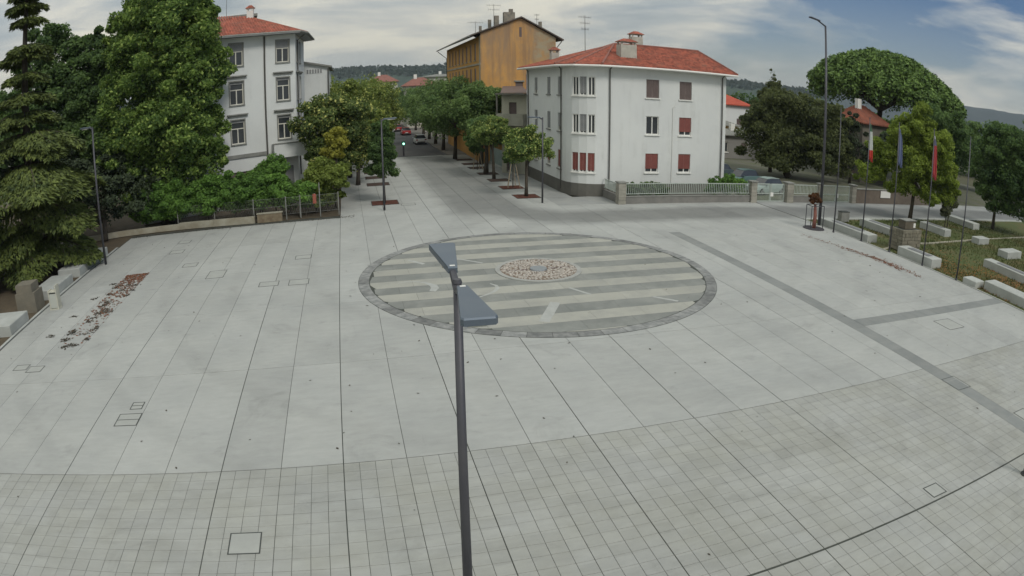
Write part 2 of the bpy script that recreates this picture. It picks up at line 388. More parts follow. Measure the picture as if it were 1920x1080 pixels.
# plaza bed (joint colour) with the slabs, pavers and bands laid on it
bed = MB()
bed.poly([(-16.1, -12, -.015), (33.75, -12, -.015), (33.75, 46.9, -.015), (15.9, 46.9, -.015), (15.9, 85.0, -.015), (0, 85.0, -.015), (0, 46.9, -.015), (-16.1, 46.9, -.015)])
plaza = tag(bed.build('plaza_paving', M_grout), kind='structure')
XR = [1.6 * k for k in range(-10, 22)]
ROWS = [14.09, 20.48, 26.88, 33.28, 39.68, 46.08, 52.48, 58.88, 65.28, 71.68, 78.08, 84.6]
DARKJ = {-2, 0, 6, 2, 4, -5, 8, 11}
def gap(k): return .012 if k in DARKJ else .0065
CAND = []
mesh_cache = {}
def slab_mesh(w, l, h, m, nm):
    key = (round(w, 4), round(l, 4), nm)
    if key not in mesh_cache:
        b = MB(); c = .004
        b.box(0, w, 0, l, -h, -c, bottom=False)
        b.f = b.f[1:]
        n = len(b.v); b.v += [(c, c, 0), (w - c, c, 0), (w - c, l - c, 0), (c, l - c, 0)]
        b.f += [(n, n + 1, n + 2, n + 3)] + [(4 + i, 4 + (i + 1) % 4, n + (i + 1) % 4, n + i) for i in range(4)]
        me = bpy.data.meshes.new(nm); me.from_pydata(b.v, [], b.f); me.materials.append(m); me.update(); mesh_cache[key] = me
    return mesh_cache[key]
def piece(nm, x0, x1, y0, y1, m, z=0.0, parent=None, h=.015):
    o = bpy.data.objects.new(nm, slab_mesh(x1 - x0, y1 - y0, h, m, nm)); o.location = (x0, y0, z); col.objects.link(o); o.parent = parent or plaza
    return o
PITL = [(2.42, 4.55, y, y + 2.05) for y in (50.05, 60.6, 65.6, 69.9, 74.3)]
PITR = [(13.75, 15.75, y, y + 1.95) for y in (49.6, 54.5, 59.2, 64.2, 69.3, 73.2, 77.9)]
for j in range(len(ROWS) - 1):
    y0, y1 = ROWS[j] + (.012 if j < 2 else .007), ROWS[j + 1] - (.012 if j < 1 else .007)
    for i in range(len(XR) - 1):
        x0, x1 = XR[i] + gap(i - 10), XR[i + 1] - gap(i - 9)
        if y0 > 46.0 and not (0 <= XR[i] < 15.9): continue
        piece('slab', x0, x1, y0, y1, M_slab)
for i in range(9):                                               # slabs of the crossing road strip east of the plaza are in road_east
    pass
# small square pavers in front: 40 cm grid, four to a slab width
allp = []
for i in range(-36, 112):
    kx = i // 4; x0 = i * .4; x1 = x0 + .4
    if x0 < -14.4 or x1 > 33.65: continue
    gx0 = gap(kx) if i % 4 == 0 else .0045; gx1 = gap(kx + 1) if i % 4 == 3 else .0045
    for j in range(-6, 36):
        y0 = 14.08 - .4 * (j + 1); y1 = y0 + .4
        gy0 = .032 if abs(y0 - 7.68) < .01 else .0045; gy1 = .032 if abs(y1 - 7.68) < .01 else (.012 if j == 0 else .0045)
        if j < 0 or y0 < 2.5: continue
        allp.append((x0 + gx0, x1 - gx1, y0 + gy0, y1 - gy1))
def in_frame(x, y):
    edge = [(-8.5, 9.6), (-4.9, 9.97), (-1.9, 9.97), (.65, 9.72), (3.1, 9.24), (5.5, 8.5), (7.9, 7.5), (10.6, 6.07), (13.7, 3.98)]
    if x < -8.5: return y > 9.6 + (-8.5 - x) * 2.6
    if x > 13.7: return y > 3.98 + (x - 13.7) * .85
    yb = np.interp(x, [e[0] for e in edge], [e[1] for e in edge]); return y > yb - .3
vis = [p for p in allp if in_frame((p[0] + p[1]) / 2, (p[2] + p[3]) / 2)]
vis.sort(key=lambda p: (p[0] - .7) ** 2 + p[2] ** 2)
near = set(vis[:290])
far = MB()
for p in allp:
    if p in near: piece('paver', *p, M_paver)
    else: far.box(p[0], p[1], p[2], p[3], -.014, 0, bottom=False)
tag(far.build('paver_field', M_paver, plaza), kind='stuff')
bb = MB(); bb.box(-60, 60, -30, 2.3, -.1, -.01); tag(bb.build('pavement', M_paver), kind='structure')

# dark basalt bands
for k in range(int((36.6 - 2.4) / .8)):
    y0 = 2.4 + k * .8
    if 18.2 < y0 + .4 < 19.6: y0 = y0
    piece('band_stone', 20.0, 20.78, y0 + .004, y0 + .796, M_band, z=.006, h=.006)
for k in range(16):
    x0 = 20.8 + k * .8; piece('band_stone', x0 + .004, x0 + .796, 18.55, 19.35, M_band, z=.006, h=.006)

# street tree pits
for i, (x0, x1, y0, y1) in enumerate(PITL + PITR):
    nth = ['nearest the crossing', 'second along the street', 'third along the street', 'fourth along the street', 'fifth along the street', 'sixth along the street', 'last before the asphalt'][i if i < 5 else i - 5]
    side = 'house side' if i >= 5 else 'garden side'
    t = empty('tree_pit', ((x0 + x1) / 2, (y0 + y1) / 2, 0), f'square bark-filled tree pit on the {side} of the street, {nth}', 'tree pit', 'tree pits along the street')
    b = MB(); b.box(x0 + .05, x1 - .05, y0 + .05, y1 - .05, 0, .016, bottom=False); b.build('bark_bed', M_redbark if i in (0, 5, 6) else mat('dark_bark', (.085, .05, .04), (.06, .045, .035), 3, .95, bump=.8), t)
    b = MB(); b.box(x0, x1, y0, y0 + .05, 0, .024); b.box(x0, x1, y1 - .05, y1, 0, .024); b.box(x0, x0 + .05, y0 + .05, y1 - .05, 0, .024); b.box(x1 - .05, x1, y0 + .05, y1 - .05, 0, .024)
    b.build('edging', M_iron, t)

# paved circle ------------------------------------------------------------
CX, CY, RO, RI = 9.47, 29.33, 8.6, 8.05
M_cdark = mat('green_grey_stone', (.18, .188, .172), (.22, .225, .205), .8, .7, rnd=.06, bump=.2, extra=lambda t, c, pos, g: mixc(t, ramp(t, noise(t, pos, .5, 5, .7), [(.47, (0, 0, 0)), (.70, (1, 1, 1))]), c, (.265, .27, .245)))
M_clight = mat('buff_stone', (.335, .33, .285), (.365, .358, .31), .8, .7, rnd=.05, bump=.2, extra=lambda t, c, pos, g: mixc(t, ramp(t, noise(t, pos, .45, 5, .7), [(.46, (0, 0, 0)), (.72, (1, 1, 1))]), c, (.275, .275, .25)))
M_ring = mat('ring_stone', (.27, .27, .255), (.15, .155, .15), 3.2, .75, rnd=.28, bump=.2)
b = MB(); b.prism([(CX + (RO - .002) * math.cos(a), CY + (RO - .002) * math.sin(a)) for a in np.linspace(0, 2 * math.pi, 97)[:-1]], -.002, .006)
circ = tag(b.build('paved_circle', M_grout), kind='structure')
for k in range(-1, 17):
    y0, y1 = 20.4 + k, 21.4 + k
    if y1 < CY - RI or y0 > CY + RI: continue
    dark = (k % 2 == 1)
    xs = list(np.arange(CX - RI - (.9 if k % 2 else 0.2), CX + RI + 2.2, 2.15))
    for a_, b_ in zip(xs[:-1], xs[1:]):
        a2, b2 = max(a_, CX - RI + 1e-3) + .004, min(b_, CX + RI - 1e-3) - .004
        if b2 - a2 < .05: continue
        top, bot = [], []
        for x in np.linspace(a2, b2, 9):
            h = math.sqrt(max(RI ** 2 - (x - CX) ** 2, 0)); u, l = min(y1 - .004, CY + h), max(y0 + .004, CY - h)
            if u - l > .01: top.append((x, u)); bot.append((x, l))
        if len(top) < 2: continue
        m = MB(); m.prism(bot + top[::-1], .006, .012); m.build('stripe_slab', M_cdark if dark else M_clight, circ)
for k in range(56):
    a0, a1 = 2 * math.pi * k / 56 + .0012, 2 * math.pi * (k + 1) / 56 - .0012
    an = np.linspace(a0, a1, 4)
    m = MB(); m.prism([(CX + (RI + .04) * math.cos(a), CY + (RI + .04) * math.sin(a)) for a in an[::-1]] + [(CX + (RO - .02) * math.cos(a), CY + (RO - .02) * math.sin(a)) for a in an], .006, .012 + .004 * random.random())
    m.f = [tuple(f) for f in m.f]
    m.build('ring_stone', M_ring, circ)
# pale inlays (bars and arcs)
M_inlay = mat('pale_inlay', (.41, .415, .39), (.34, .345, .32), 3, .6)
def inlay_bar(p, q, w):
    p, q = np.array(p), np.array(q); d = (q - p) / np.linalg.norm(q - p); n = np.array([-d[1], d[0]]) * w / 2
    m = MB(); m.prism([p - n, q - n, q + n, p + n], .012, .016); m.build('inlay', M_inlay, circ)
def inlay_arc(pts, w):
    pts = np.array(pts, float); t = np.gradient(pts, axis=0); t /= np.linalg.norm(t, axis=1, keepdims=True); n = np.c_[-t[:, 1], t[:, 0]]
    w = np.array(w)[:, None] / 2; m = MB(); m.prism([tuple(p) for p in pts - n * w] + [tuple(p) for p in (pts + n * w)[::-1]], .012, .016); m.build('inlay', M_inlay, circ)
inlay_bar((8.83, 24.68), (7.71, 22.6), .42); inlay_bar((13.2, 24.38), (14.02, 23.57), .16); inlay_bar((10.06, 26.47), (10.65, 25.33), .14)
inlay_bar((3.59, 33.0), (4.27, 32.07), .20); inlay_bar((6.04, 32.67), (7.17, 31.49), .12)
inlay_arc([(2.7, 29.02), (3.1, 29.2), (3.5, 29.12), (3.95, 28.8), (4.25, 28.3), (4.27, 27.9), (4.09, 27.45)], [.05, .06, .08, .15, .34, .36, .28])
inlay_arc([(6.78, 27.94), (6.98, 27.6), (6.96, 27.2), (6.75, 26.8), (6.45, 26.5), (5.85, 26.09)], [.05, .14, .18, .16, .12, .05])
# stone mosaic in the middle, with a steel cap
MX, MY = 9.55, 29.62
mo = empty('stone_mosaic', (MX, MY, .012), 'round mosaic of cream rubble stones in the middle of the striped circle', 'mosaic')
b = MB(); b.prism([(MX + 1.86 * math.cos(a), MY + 1.86 * math.sin(a)) for a in np.linspace(0, 2 * math.pi, 65)[:-1]], .012, .03); b.build('mortar_bed', mat('brown_mortar', (.17, .13, .10), (.22, .17, .13), 4, .95), mo)
b = MB(); n = 64
for k in range(n):
    a0, a1 = 2 * math.pi * k / n, 2 * math.pi * (k + 1) / n
    P = [(MX + r * math.cos(a), MY + r * math.sin(a)) for r, a in ((1.87, a0), (2.1, a0), (2.1, a1), (1.87, a1))]
    b.prism(P, .012, .05)
b.build('stone_rim', mat('rim_stone', (.36, .36, .33), (.29, .29, .27), 2, .8), mo)
b = MB(); pts = []
while len(pts) < 420:
    r = 1.8 * math.sqrt(random.random()); a = random.random() * 6.283; p = (r * math.cos(a), r * math.sin(a))
    if r < .5 or (abs(p[1]) < .06 and .6 < abs(p[0]) < 1.6): continue
    if all((p[0] - q[0]) ** 2 + (p[1] - q[1]) ** 2 > .10 ** 2 for q in pts) or random.random() < .02: pts.append(p)
for p in pts:
    a = random.random() * 3.1; l, w = random.uniform(.07, .14), random.uniform(.03, .06); ca, sa = math.cos(a), math.sin(a)
    poly = [(MX + p[0] + ca * l * math.cos(t) - sa * w * math.sin(t), MY + p[1] + sa * l * math.cos(t) + ca * w * math.sin(t)) for t in np.linspace(0, 6.283, 6)[:-1]]
    b.prism(poly, .03, .05 + random.random() * .035)
tag(b.build('rubble_stones', mat('cream_rubble', (.50, .45, .39), (.38, .35, .31), 5, .85), mo), kind='stuff')
b = MB(); b.box(MX - 1.6, MX - .55, MY - .05, MY + .05, .03, .06); b.build('brown_strip', M_shut_b, mo); b = MB(); b.box(MX + .55, MX + 1.6, MY - .05, MY + .05, .03, .06); b.build('brown_strip', M_shut_b, mo)
b = MB(); b.cyl(MX, MY, .03, .10, .43, .41, 32); b.build('steel_cap', M_steel, mo)

# east road, asphalt street, park grounds ---------------------------------
b = MB(); b.poly([(33.75, 39.1, -.004), (95, 39.1, -.004), (95, 46.6, -.004), (33.75, 46.6, -.004)]); b.poly([(15.9, 46.0, -.006), (33.7, 46.0, -.006), (33.7, 49.6, -.006), (15.9, 49.6, -.006)])
b.poly([(15.9, 49.6, -.006), (18.3, 49.6, -.006), (18.3, 85, -.006), (15.9, 85, -.006)])
tag(b.build('road', mat('grey_road_stone', (.32, .325, .305), (.28, .285, .275), .6, .75, bump=.2, extra=stone_cell(1.6, 3.2, .03))), kind='structure')
b = MB(); b.poly([(-14, 85.05, -.03), (22, 85.05, -.03), (22, 420, -.03), (-14, 420, -.03)]); tag(b.build('street', M_asph), kind='structure')
b = MB(); b.box(0, 16, 84.62, 84.98, -.1, .03); tag(b.build('kerb', M_conc), kind='structure')
b = MB(); b.poly([(13.9, 85.05, .06), (19.4, 85.05, .06), (19.4, 260, .06), (13.9, 260, .06)]); b.box(13.75, 13.9, 85.05, 260, -.03, .07); tag(b.build('sidewalk', mat('old_pavement', (.17, .16, .14), (.21, .19, .165), .5, .9)), kind='structure')
b = MB(); b.poly([(-70, -10, -.05), (-16.15, -10, -.05), (-16.15, 47, -.05), (0, 47.2, -.05), (0, 84.9, -.05), (-70, 84.9, -.05)]); tag(b.build('garden_soil', M_soil), kind='structure')
# park lawn: gently uneven sheet
def sheet(name, x0, x1, y0, y1, nx, ny, z, amp, m):
    X, Y = np.meshgrid(np.linspace(x0, x1, nx), np.linspace(y0, y1, ny)); Z = z + amp * (np.sin(X * .9 + Y * .4) * .5 + np.sin(X * .37 - Y * .8 + 1) * .5)
    b = MB(); b.v = [tuple(p) for p in np.stack([X, Y, Z], -1).reshape(-1, 3)]
    b.f = [(j * nx + i, j * nx + i + 1, (j + 1) * nx + i + 1, (j + 1) * nx + i) for j in range(ny - 1) for i in range(nx - 1)]
    return tag(b.build(name, m, smooth=True), kind='structure')
M_lawn = mat('park_lawn', (.070, .092, .028), (.095, .098, .038), .5, .95, bump=.9, bscale=16, extra=lambda t, c, pos, g: (lambda s: mixc(t, math_node(t, 'MULTIPLY', ramp(t, noise(t, pos, .30, 4, .7), [(.50, (0, 0, 0)), (.68, (1, 1, 1))]), .7), c, (.135, .085, .04)))(0))
sheet('park_lawn', 33.8, 120, -10, 39.0, 60, 40, -.06, .03, M_lawn)
b = MB()
pth = [(33.9, 29.9), (37.0, 31.0), (41, 31.0), (46, 31.4), (52, 31.8), (60, 32.2), (75, 35.0)]
for (x0, y0), (x1, y1) in zip(pth[:-1], pth[1:]):
    b.add([(x0, y0 - .12, 0.0), (x1, y1 - .12, 0.0), (x1, y1 + .12, 0.0), (x0, y0 + .12, 0.0)], [(0, 1, 2, 3)]); b.add([(x0, y0 - .12, 0.0), (x1, y1 - .12, 0.0), (x1, y1 - .12, -.2), (x0, y0 - .12, -.2)], [(0, 3, 2, 1)])
tag(b.build('path_kerb', M_beige), kind='structure')
b = MB(); b.box(33.78, 95, 38.85, 39.1, -.2, .05); tag(b.build('road_kerb', M_conc), kind='structure')
b = MB(); b.box(33.7, 33.8, -10, 38.85, -.2, .012); tag(b.build('plaza_edge_kerb', M_conc), kind='structure')
b = MB(); b.box(-16.3, -16.12, -10, 43.3, -.2, .015); tag(b.build('garden_edge_kerb', M_conc), kind='structure')
b = MB(); b.poly([(18.3, 61.2, -.02), (95, 61.2, -.02), (95, 110, -.02), (18.3, 110, -.02)]); b.poly([(33.7, 46.6, -.02), (95, 46.6, -.02), (95, 61.2, -.02), (33.7, 61.2, -.02)]); b.poly([(20.9, 46, .01), (33.7, 46, .01), (33.7, 49.38, .01), (20.9, 49.38, .01)])
tag(b.build('yard', mat('yard_gravel', (.13, .125, .10), (.10, .11, .06), .4, .95, bump=.4)), kind='structure')

# ================================================================ STREET FURNITURE
def lamp_plate(b, x0, y0, dx, dy, L, w0, w1, z, tilt=.0):
    """tapering luminaire: narrow at the mast, wide at its tip"""
    d = Vector((dx, dy, 0)).normalized(); n = Vector((-d.y, d.x, 0)); p = Vector((x0, y0, z)); q = p + d * L + Vector((0, 0, tilt)); q2 = q - d * .05
    top = [p - n * w0 / 2, q2 - n * w1 / 2, q - n * (w1 / 2 - .03), q + n * (w1 / 2 - .03), q2 + n * w1 / 2, p + n * w0 / 2]
    bot = [v - Vector((0, 0, .07)) for v in top]; c = sum(top, Vector()) / 6
    bev = [c + (v - c) * .965 + Vector((0, 0, .018)) for v in top]
    b.add(bot + top + bev, [(12, 13, 14, 15, 16, 17)] + [(i, (i + 1) % 6, 6 + (i + 1) % 6, 6 + i) for i in range(6)] + [(6 + i, 6 + (i + 1) % 6, 12 + (i + 1) % 6, 12 + i) for i in range(6)] + [(5, 4, 3, 2, 1, 0)])
def street_lamp(x, y, h, heads, label, r0=.085, r1=.055, L=1.25, w1=.42):
    t = empty('street_lamp', (x, y, 0), label, 'street lamp', 'street lamps')
    b = MB(); b.tube([(x, y, 0), (x, y, h)], [r0, r1], 20); b.build('pole', M_pole, t, smooth=True)
    b = MB(); b.prism([(x - .17, y - .17), (x + .17, y - .17), (x + .17, y + .17), (x - .17, y + .17)], 0, .02); b.build('base_plate', M_conc, t)
    b = MB(); b.cyl(x, y, h, h + .05, r1 * 1.15, r1 * .9, 16); b.build('cap', M_pole, t)
    for dx, dy, off in heads:
        b = MB(); b.tube([(x, y, h - .10), (x + dx * (off + .05), y + dy * (off + .05), h + .03)], [.055, .05], 8); b.build('arm', M_pole, t)
        b = MB(); lamp_plate(b, x + dx * off, y + dy * off, dx, dy, L, .13, w1, h + .08, .03); hd = b.build('lamp_head', M_head, t)
        b = MB(); c = (x + dx * (off + L * .6), y + dy * (off + L * .6)); b.obox(c, (dx, dy), (-dy, dx), L * .28, w1 * .25, h - .03, h + .02); b.build('led_panel', M_frame, hd)
        b = MB(); c = (x + dx * (off + .06), y + dy * (off + .06)); b.obox(c, (dx, dy), (-dy, dx), .02, .035, h + .095, h + .105); b.build('rating_plate', M_trim, hd)
    return t
def nrm(dx, dy): l = math.hypot(dx, dy); return dx / l, dy / l
street_lamp(2.02, 8.0, 6.31, [(*nrm(-.03, -1), .42), (*nrm(.03, 1), .42)], 'tall dark lamp with two wedge heads standing on the near pavers', .088, .056, 1.28, .40)
street_lamp(15.1, 47.3, 6.5, [(*nrm(-1, -.1), .2)], 'slim dark lamp between the round tree and the white corner house', .075, .05, .95, .34)
street_lamp(3.25, 47.7, 6.7, [(*nrm(1, .1), .15)], 'slim dark lamp in front of the columnar tree by the near pit', .08, .05, .95, .34)
street_lamp(-15.3, 38.4, 8.6, [(*nrm(-1, .5), .2)], 'dark lamp post under the cedar boughs beside the long bench', .085, .055, .95, .34)
t = empty('street_light_mast', (33.6, 36.9, 0), 'very tall dark light mast behind the young tree, arm near its top', 'light mast')
b = MB(); b.tube([(33.6, 36.9, 0), (33.6, 36.9, 15.0)], [.13, .075], 14); b.build('pole', M_pole, t, smooth=True)
b = MB(); b.tube([(33.6, 36.9, 14.95), (32.5, 36.7, 15.3)], [.07, .05], 8); b.build('arm', M_pole, t)
b = MB(); lamp_plate(b, 32.9, 36.75, -1, -.1, 1.1, .16, .3, 15.28, .1); b.build('lamp_head', M_pole, t)
t = empty('bollard_post', (17.62, 6.9, 0), 'short dark metal post at the edge of the diagonal joint', 'post')
b = MB(); b.cyl(17.62, 6.9, 0, 1.15, .1, .1, 14); b.build('post', M_pole, t); b = MB(); b.cyl(17.62, 6.9, 0, .04, .16, .15, 14); b.build('collar', M_iron, t)

# flagpoles and flags
FP = [(33.1, 34.6, 8.9), (33.6, 32.0, 8.5), (33.7, 29.15, 8.5), (33.7, 25.9, 8.5), (33.75, 22.8, 8.5)]
NM = ['farthest flagpole, bare, nearest the young tree in its guard', 'flagpole that carries the green white and red flag', 'flagpole that carries the blue flag, beside the stone monument', 'flagpole that carries the white-topped red flag, before a bench', 'nearest flagpole, bare, beyond the paving band end']
for (x, y, h), nm in zip(FP, NM):
    t = empty('flagpole', (x, y, 0), 'thin dark ' + nm, 'flagpole', 'flagpoles along the park edge')
    b = MB(); b.tube([(x, y, 0), (x, y, h)], [.055, .03], 10); b.build('pole', M_pole, t, smooth=True)
    b = MB(); b.cyl(x, y, h, h + .08, .05, .03, 10); b.build('finial', M_pole, t)
    b = MB(); b.cyl(x, y, 0, .12, .09, .07, 10); b.build('foot', M_pole, t)
def flagmat(name, stops):
    m = bpy.data.materials.new(name); m.use_nodes = True; t = m.node_tree; b = t.nodes['Principled BSDF']; b.inputs['Roughness'].default_value = .8
    tcn = t.nodes.new('ShaderNodeTexCoord'); sp = t.nodes.new('ShaderNodeSeparateXYZ'); t.links.new(tcn.outputs['Object'], sp.inputs[0])
    f = math_node(t, 'MULTIPLY_ADD', sp.outputs[2], -1 / 2.9, 0.0)
    t.links.new(ramp(t, f, stops, 'CONSTANT'), b.inputs['Base Color']); return m
def flag(x, y, ztop, L, w, m, label):
    """a flag hanging limp down the pole, in folds"""
    b = MB(); nu, nv = 26, 16
    for j in range(nv + 1):
        v = j / nv
        for i in range(nu + 1):
            u = i / nu; fold = math.sin(u * 13 + v * 3) * .11 * (.4 + v); 
            b.v.append((x + .05 + u * w * (.35 + .65 * v ** .5), y + fold, ztop - v * L - u * .45 * (1 - .3 * v)))
    for j in range(nv):
        for i in range(nu): a = j * (nu + 1) + i; b.f.append((a, a + 1, a + nu + 2, a + nu + 1))
    for v in range(len(b.v)): pass
    me = bpy.data.meshes.new('flag'); me.from_pydata([(p[0] - x, p[1] - y, p[2] - ztop) for p in b.v], [], b.f); me.materials.append(m); me.update()
    me.polygons.foreach_set('use_smooth', [True] * len(me.polygons))
    o = bpy.data.objects.new('flag', me); o.location = (x, y, ztop); col.objects.link(o)
    md = o.modifiers.new('thickness', 'SOLIDIFY'); md.thickness = .004
    return tag(o, label, 'flag', 'flags')
flag(33.6, 32.0, 8.25, 2.45, .42, flagmat('tricolour', [(0, (.10, .20, .12)), (.22, (.62, .64, .60)), (.66, (.55, .05, .035))]), 'limp green white and red flag on the second pole')
flag(33.7, 29.15, 8.25, 2.35, .48, flagmat('blue_flag', [(0, (.16, .19, .30)), (.5, (.13, .16, .28))]), 'limp blue flag hanging down its pole before the maple')
flag(33.7, 25.9, 8.25, 2.55, .46, flagmat('red_flag', [(0, (.50, .50, .48)), (.10, (.15, .15, .22)), (.24, (.42, .055, .06))]), 'limp red flag with a pale and dark top')

# young tree in a guard
t = empty('young_tree', (32.2, 35.9, 0), 'small young tree with red wrapped stem inside a four-post guard', 'young tree')
b = MB(); b.cyl(32.2, 35.9, .0, .05, .85, .82, 28); b.build('round_grate', mat('dark_grate', (.06, .055, .06), None, rough=.8), t)
b = MB(); b.tube([(32.2, 35.9, .04), (32.25, 35.9, .9), (32.2, 35.95, 1.75)], [.16, .13, .10], 10); b.build('trunk', mat('red_bark_wrap', (.33, .13, .10), (.22, .10, .08), 6, .9), t, smooth=True)
for dx, dy in ((-.6, -.3), (.6, -.35), (.45, .5), (-.45, .5)):
    b = MB(); b.cyl(32.2 + dx, 35.9 + dy, .04, 1.7, .03, .03, 8); b.build('guard_post', M_pole, t)
b = MB(); q = [(-.6, -.3), (.6, -.35), (.45, .5), (-.45, .5), (-.6, -.3)]; b.tube([(32.2 + p[0], 35.9 + p[1], 1.68) for p in q], .03, 6); b.build('guard_ring', M_pole, t)
crown(t, [(32.2, 35.9, 2.15, .55, .5, .42)], 700, .13, leafmat('russet_leaves', (.10, .05, .02), (.22, .10, .05)), 14, .4)

# ================================================================ WALLS WITH OPENINGS, WINDOWS
def wall_panel(b, p0, p1, z0, z1, ops, depth=.16, flip=False):
    """vertical wall from p0 to p1 (plan), seen from its outward side (outward = right of p0->p1); ops = (u0, u1, za, zb)"""
    d = Vector((p1[0] - p0[0], p1[1] - p0[1], 0)); L = d.length; d.normalize(); nout = Vector((d.y, -d.x, 0))
    us = sorted({0.0, L, *[o[0] for o in ops], *[o[1] for o in ops]}); zs = sorted({z0, z1, *[o[2] for o in ops], *[o[3] for o in ops]})
    P = lambda u, z, k=0.0: tuple(Vector((p0[0], p0[1], 0)) + d * u - nout * k + Vector((0, 0, z)))
    for a, c in zip(us[:-1], us[1:]):
        for e, f in zip(zs[:-1], zs[1:]):
            mu, mz = (a + c) / 2, (e + f) / 2
            if any(o[0] < mu < o[1] and o[2] < mz < o[3] for o in ops): continue
            b.poly([P(a, e), P(c, e), P(c, f), P(a, f)])
    for (a, c, e, f) in ops:
        for q in (((a, e), (c, e)), ((c, e), (c, f)), ((c, f), (a, f)), ((a, f), (a, e))):
            (ua, za), (ub, zb) = q; b.poly([P(ua, za), P(ua, za, depth), P(ub, zb, depth), P(ub, zb)])
    return P, d, nout
def wbox(b, P, u0, u1, z0, z1, k0, k1):
    """box on a wall: u range, z range, from depth k0 (inward) to k1 (negative = proud)"""
    vs = [P(u, z, k) for k in (k0, k1) for u, z in ((u0, z0), (u1, z0), (u1, z1), (u0, z1))]
    b.add(vs, [(4, 5, 6, 7), (0, 4, 7, 3), (1, 2, 6, 5), (0, 1, 5, 4), (3, 7, 6, 2), (3, 2, 1, 0)])
def window(par, P, u0, u1, z0, z1, style='casement', shut=None, frac=1.0, sill=True, depth=.13, trim=None, fm=None):
    fm = fm or M_frame
    b = MB(); w = .07
    wbox(b, P, u0, u0 + w, z0, z1, depth + .02, depth - .05); wbox(b, P, u1 - w, u1, z0, z1, depth + .02, depth - .05)
    wbox(b, P, u0 + w, u1 - w, z1 - w, z1, depth + .02, depth - .05); wbox(b, P, u0 + w, u1 - w, z0, z0 + w, depth + .02, depth - .05)
    m = (u0 + u1) / 2
    if style == 'casement':
        zt = z1 - (z1 - z0) * .36
        wbox(b, P, u0 + w, u1 - w, zt - .04, zt + .04, depth + .02, depth - .045); wbox(b, P, m - .045, m + .045, z0 + w, zt - .04, depth + .02, depth - .045)
    elif style == 'double': wbox(b, P, m - .04, m + .04, z0 + w, z1 - w, depth + .02, depth - .045)
    win = b.build('window', fm, par)
    b = MB(); wbox(b, P, u0 + w, u1 - w, z0 + w, z1 - w, depth + .03, depth + .005); b.build('pane', M_glass, win)
    if sill:
        b = MB(); wbox(b, P, u0 - .1, u1 + .1, z0 - .1, z0 - .002, depth, -.10); b.build('sill', trim or M_trim, win)
    if shut is not None:
        zb = z1 - (z1 - z0) * frac; b = MB(); nsl = max(3, int((z1 - zb) / .09)); hh = (z1 - zb) / nsl
        for i in range(nsl): wbox(b, P, u0 + .02, u1 - .02, zb + i * hh + .008, zb + (i + 1) * hh - .002, depth - .055, depth - .075)
        b.build('roller_shutter', shut, win)
    return win
def roof_ribs(b, poly, updir, step=.24, h=.05):
    """half-round tile rows running up a planar roof polygon (3D points, convex)"""
    P = [Vector(p) for p in poly]; n = (P[1] - P[0]).cross(P[2] - P[0]).normalized()
    if n.z < 0: n = -n
    v = Vector(updir); v = (v - n * v.dot(n)).normalized(); u = v.cross(n).normalized(); o = P[0]
    uv = [((p - o).dot(u), (p - o).dot(v)) for p in P]; umin, umax = min(a[0] for a in uv), max(a[0] for a in uv)
    k = umin + step / 2
    while k < umax:
        hits = []
        for (a, c), (d, e) in zip(uv, uv[1:] + uv[:1]):
            if (a - k) * (d - k) < 0: t = (k - a) / (d - a); hits.append(c + t * (e - c))
        if len(hits) == 2:
            lo, hi = min(hits), max(hits)
            if hi - lo > .15:
                w = step * .34; A = []
                for vv in (lo, hi):
                    q = o + u * k + v * vv; A += [q - u * w, q - u * w * .5 + n * h, q + u * w * .5 + n * h, q + u * w]
                b.add(A, [(0, 1, 5, 4), (1, 2, 6, 5), (2, 3, 7, 6), (0, 3, 2, 1)])
        k += step
def roof_plane(b, poly, th=.12):
    P = [Vector(p) for p in poly]; n = (P[1] - P[0]).cross(P[2] - P[0]).normalized(); n = -n if n.z < 0 else n
    m = len(P); b.add([p for p in P] + [p - Vector((0, 0, th)) for p in P], [tuple(range(m))] + [(i, m + i, m + (i + 1) % m, (i + 1) % m) for i in range(m)] + [tuple(range(2 * m - 1, m - 1, -1))])
def chimney(par, x, y, z0, z1, w, d, cap=True, m=None, nm='chimney'):
    b = MB(); b.box(x - w / 2, x + w / 2, y - d / 2, y + d / 2, z0, z1); c = b.build(nm, m or M_beige, par)
    if cap:
        b = MB()
        for sx in (-1, 1):
            for sy in (-1, 1): b.box(x + sx * w * .42 - .06, x + sx * w * .42 + .06, y + sy * d * .4 - .06, y + sy * d * .4 + .06, z1, z1 + .22)
        b.box(x - w * .5 - .08, x + w * .5 + .08, y - d * .5 - .08, y + d * .5 + .08, z1 + .22, z1 + .27); b.build('cap_supports', m or M_beige, c)
        b = MB(); Z = z1 + .27; e = .14
        b.add([(x - w / 2 - e, y - d / 2 - e, Z), (x + w / 2 + e, y - d / 2 - e, Z), (x + w / 2 + e, y + d / 2 + e, Z), (x - w / 2 - e, y + d / 2 + e, Z), (x - w * .2, y, Z + .3), (x + w * .2, y, Z + .3)],
              [(0, 1, 5, 4), (1, 2, 5), (2, 3, 4, 5), (3, 0, 4), (3, 2, 1, 0)]); b.build('tile_cap', M_tile, c)
    return c
def antenna(par, x, y, z0, z1, arms=3, w=.6):
    b = MB(); b.cyl(x, y, z0, z1, .03, .02, 6)
    for i in range(arms):
        z = z1 - .15 - i * .55; l = w * (1 - .2 * i); b.tube([(x - l, y, z), (x + l, y + .1, z)], .015, 5)
        for k in np.linspace(-l, l, 6): b.tube([(x + k, y, z - .12), (x + k, y, z + .12)], .01, 4)
    return b.build('antenna', M_pipe, par)

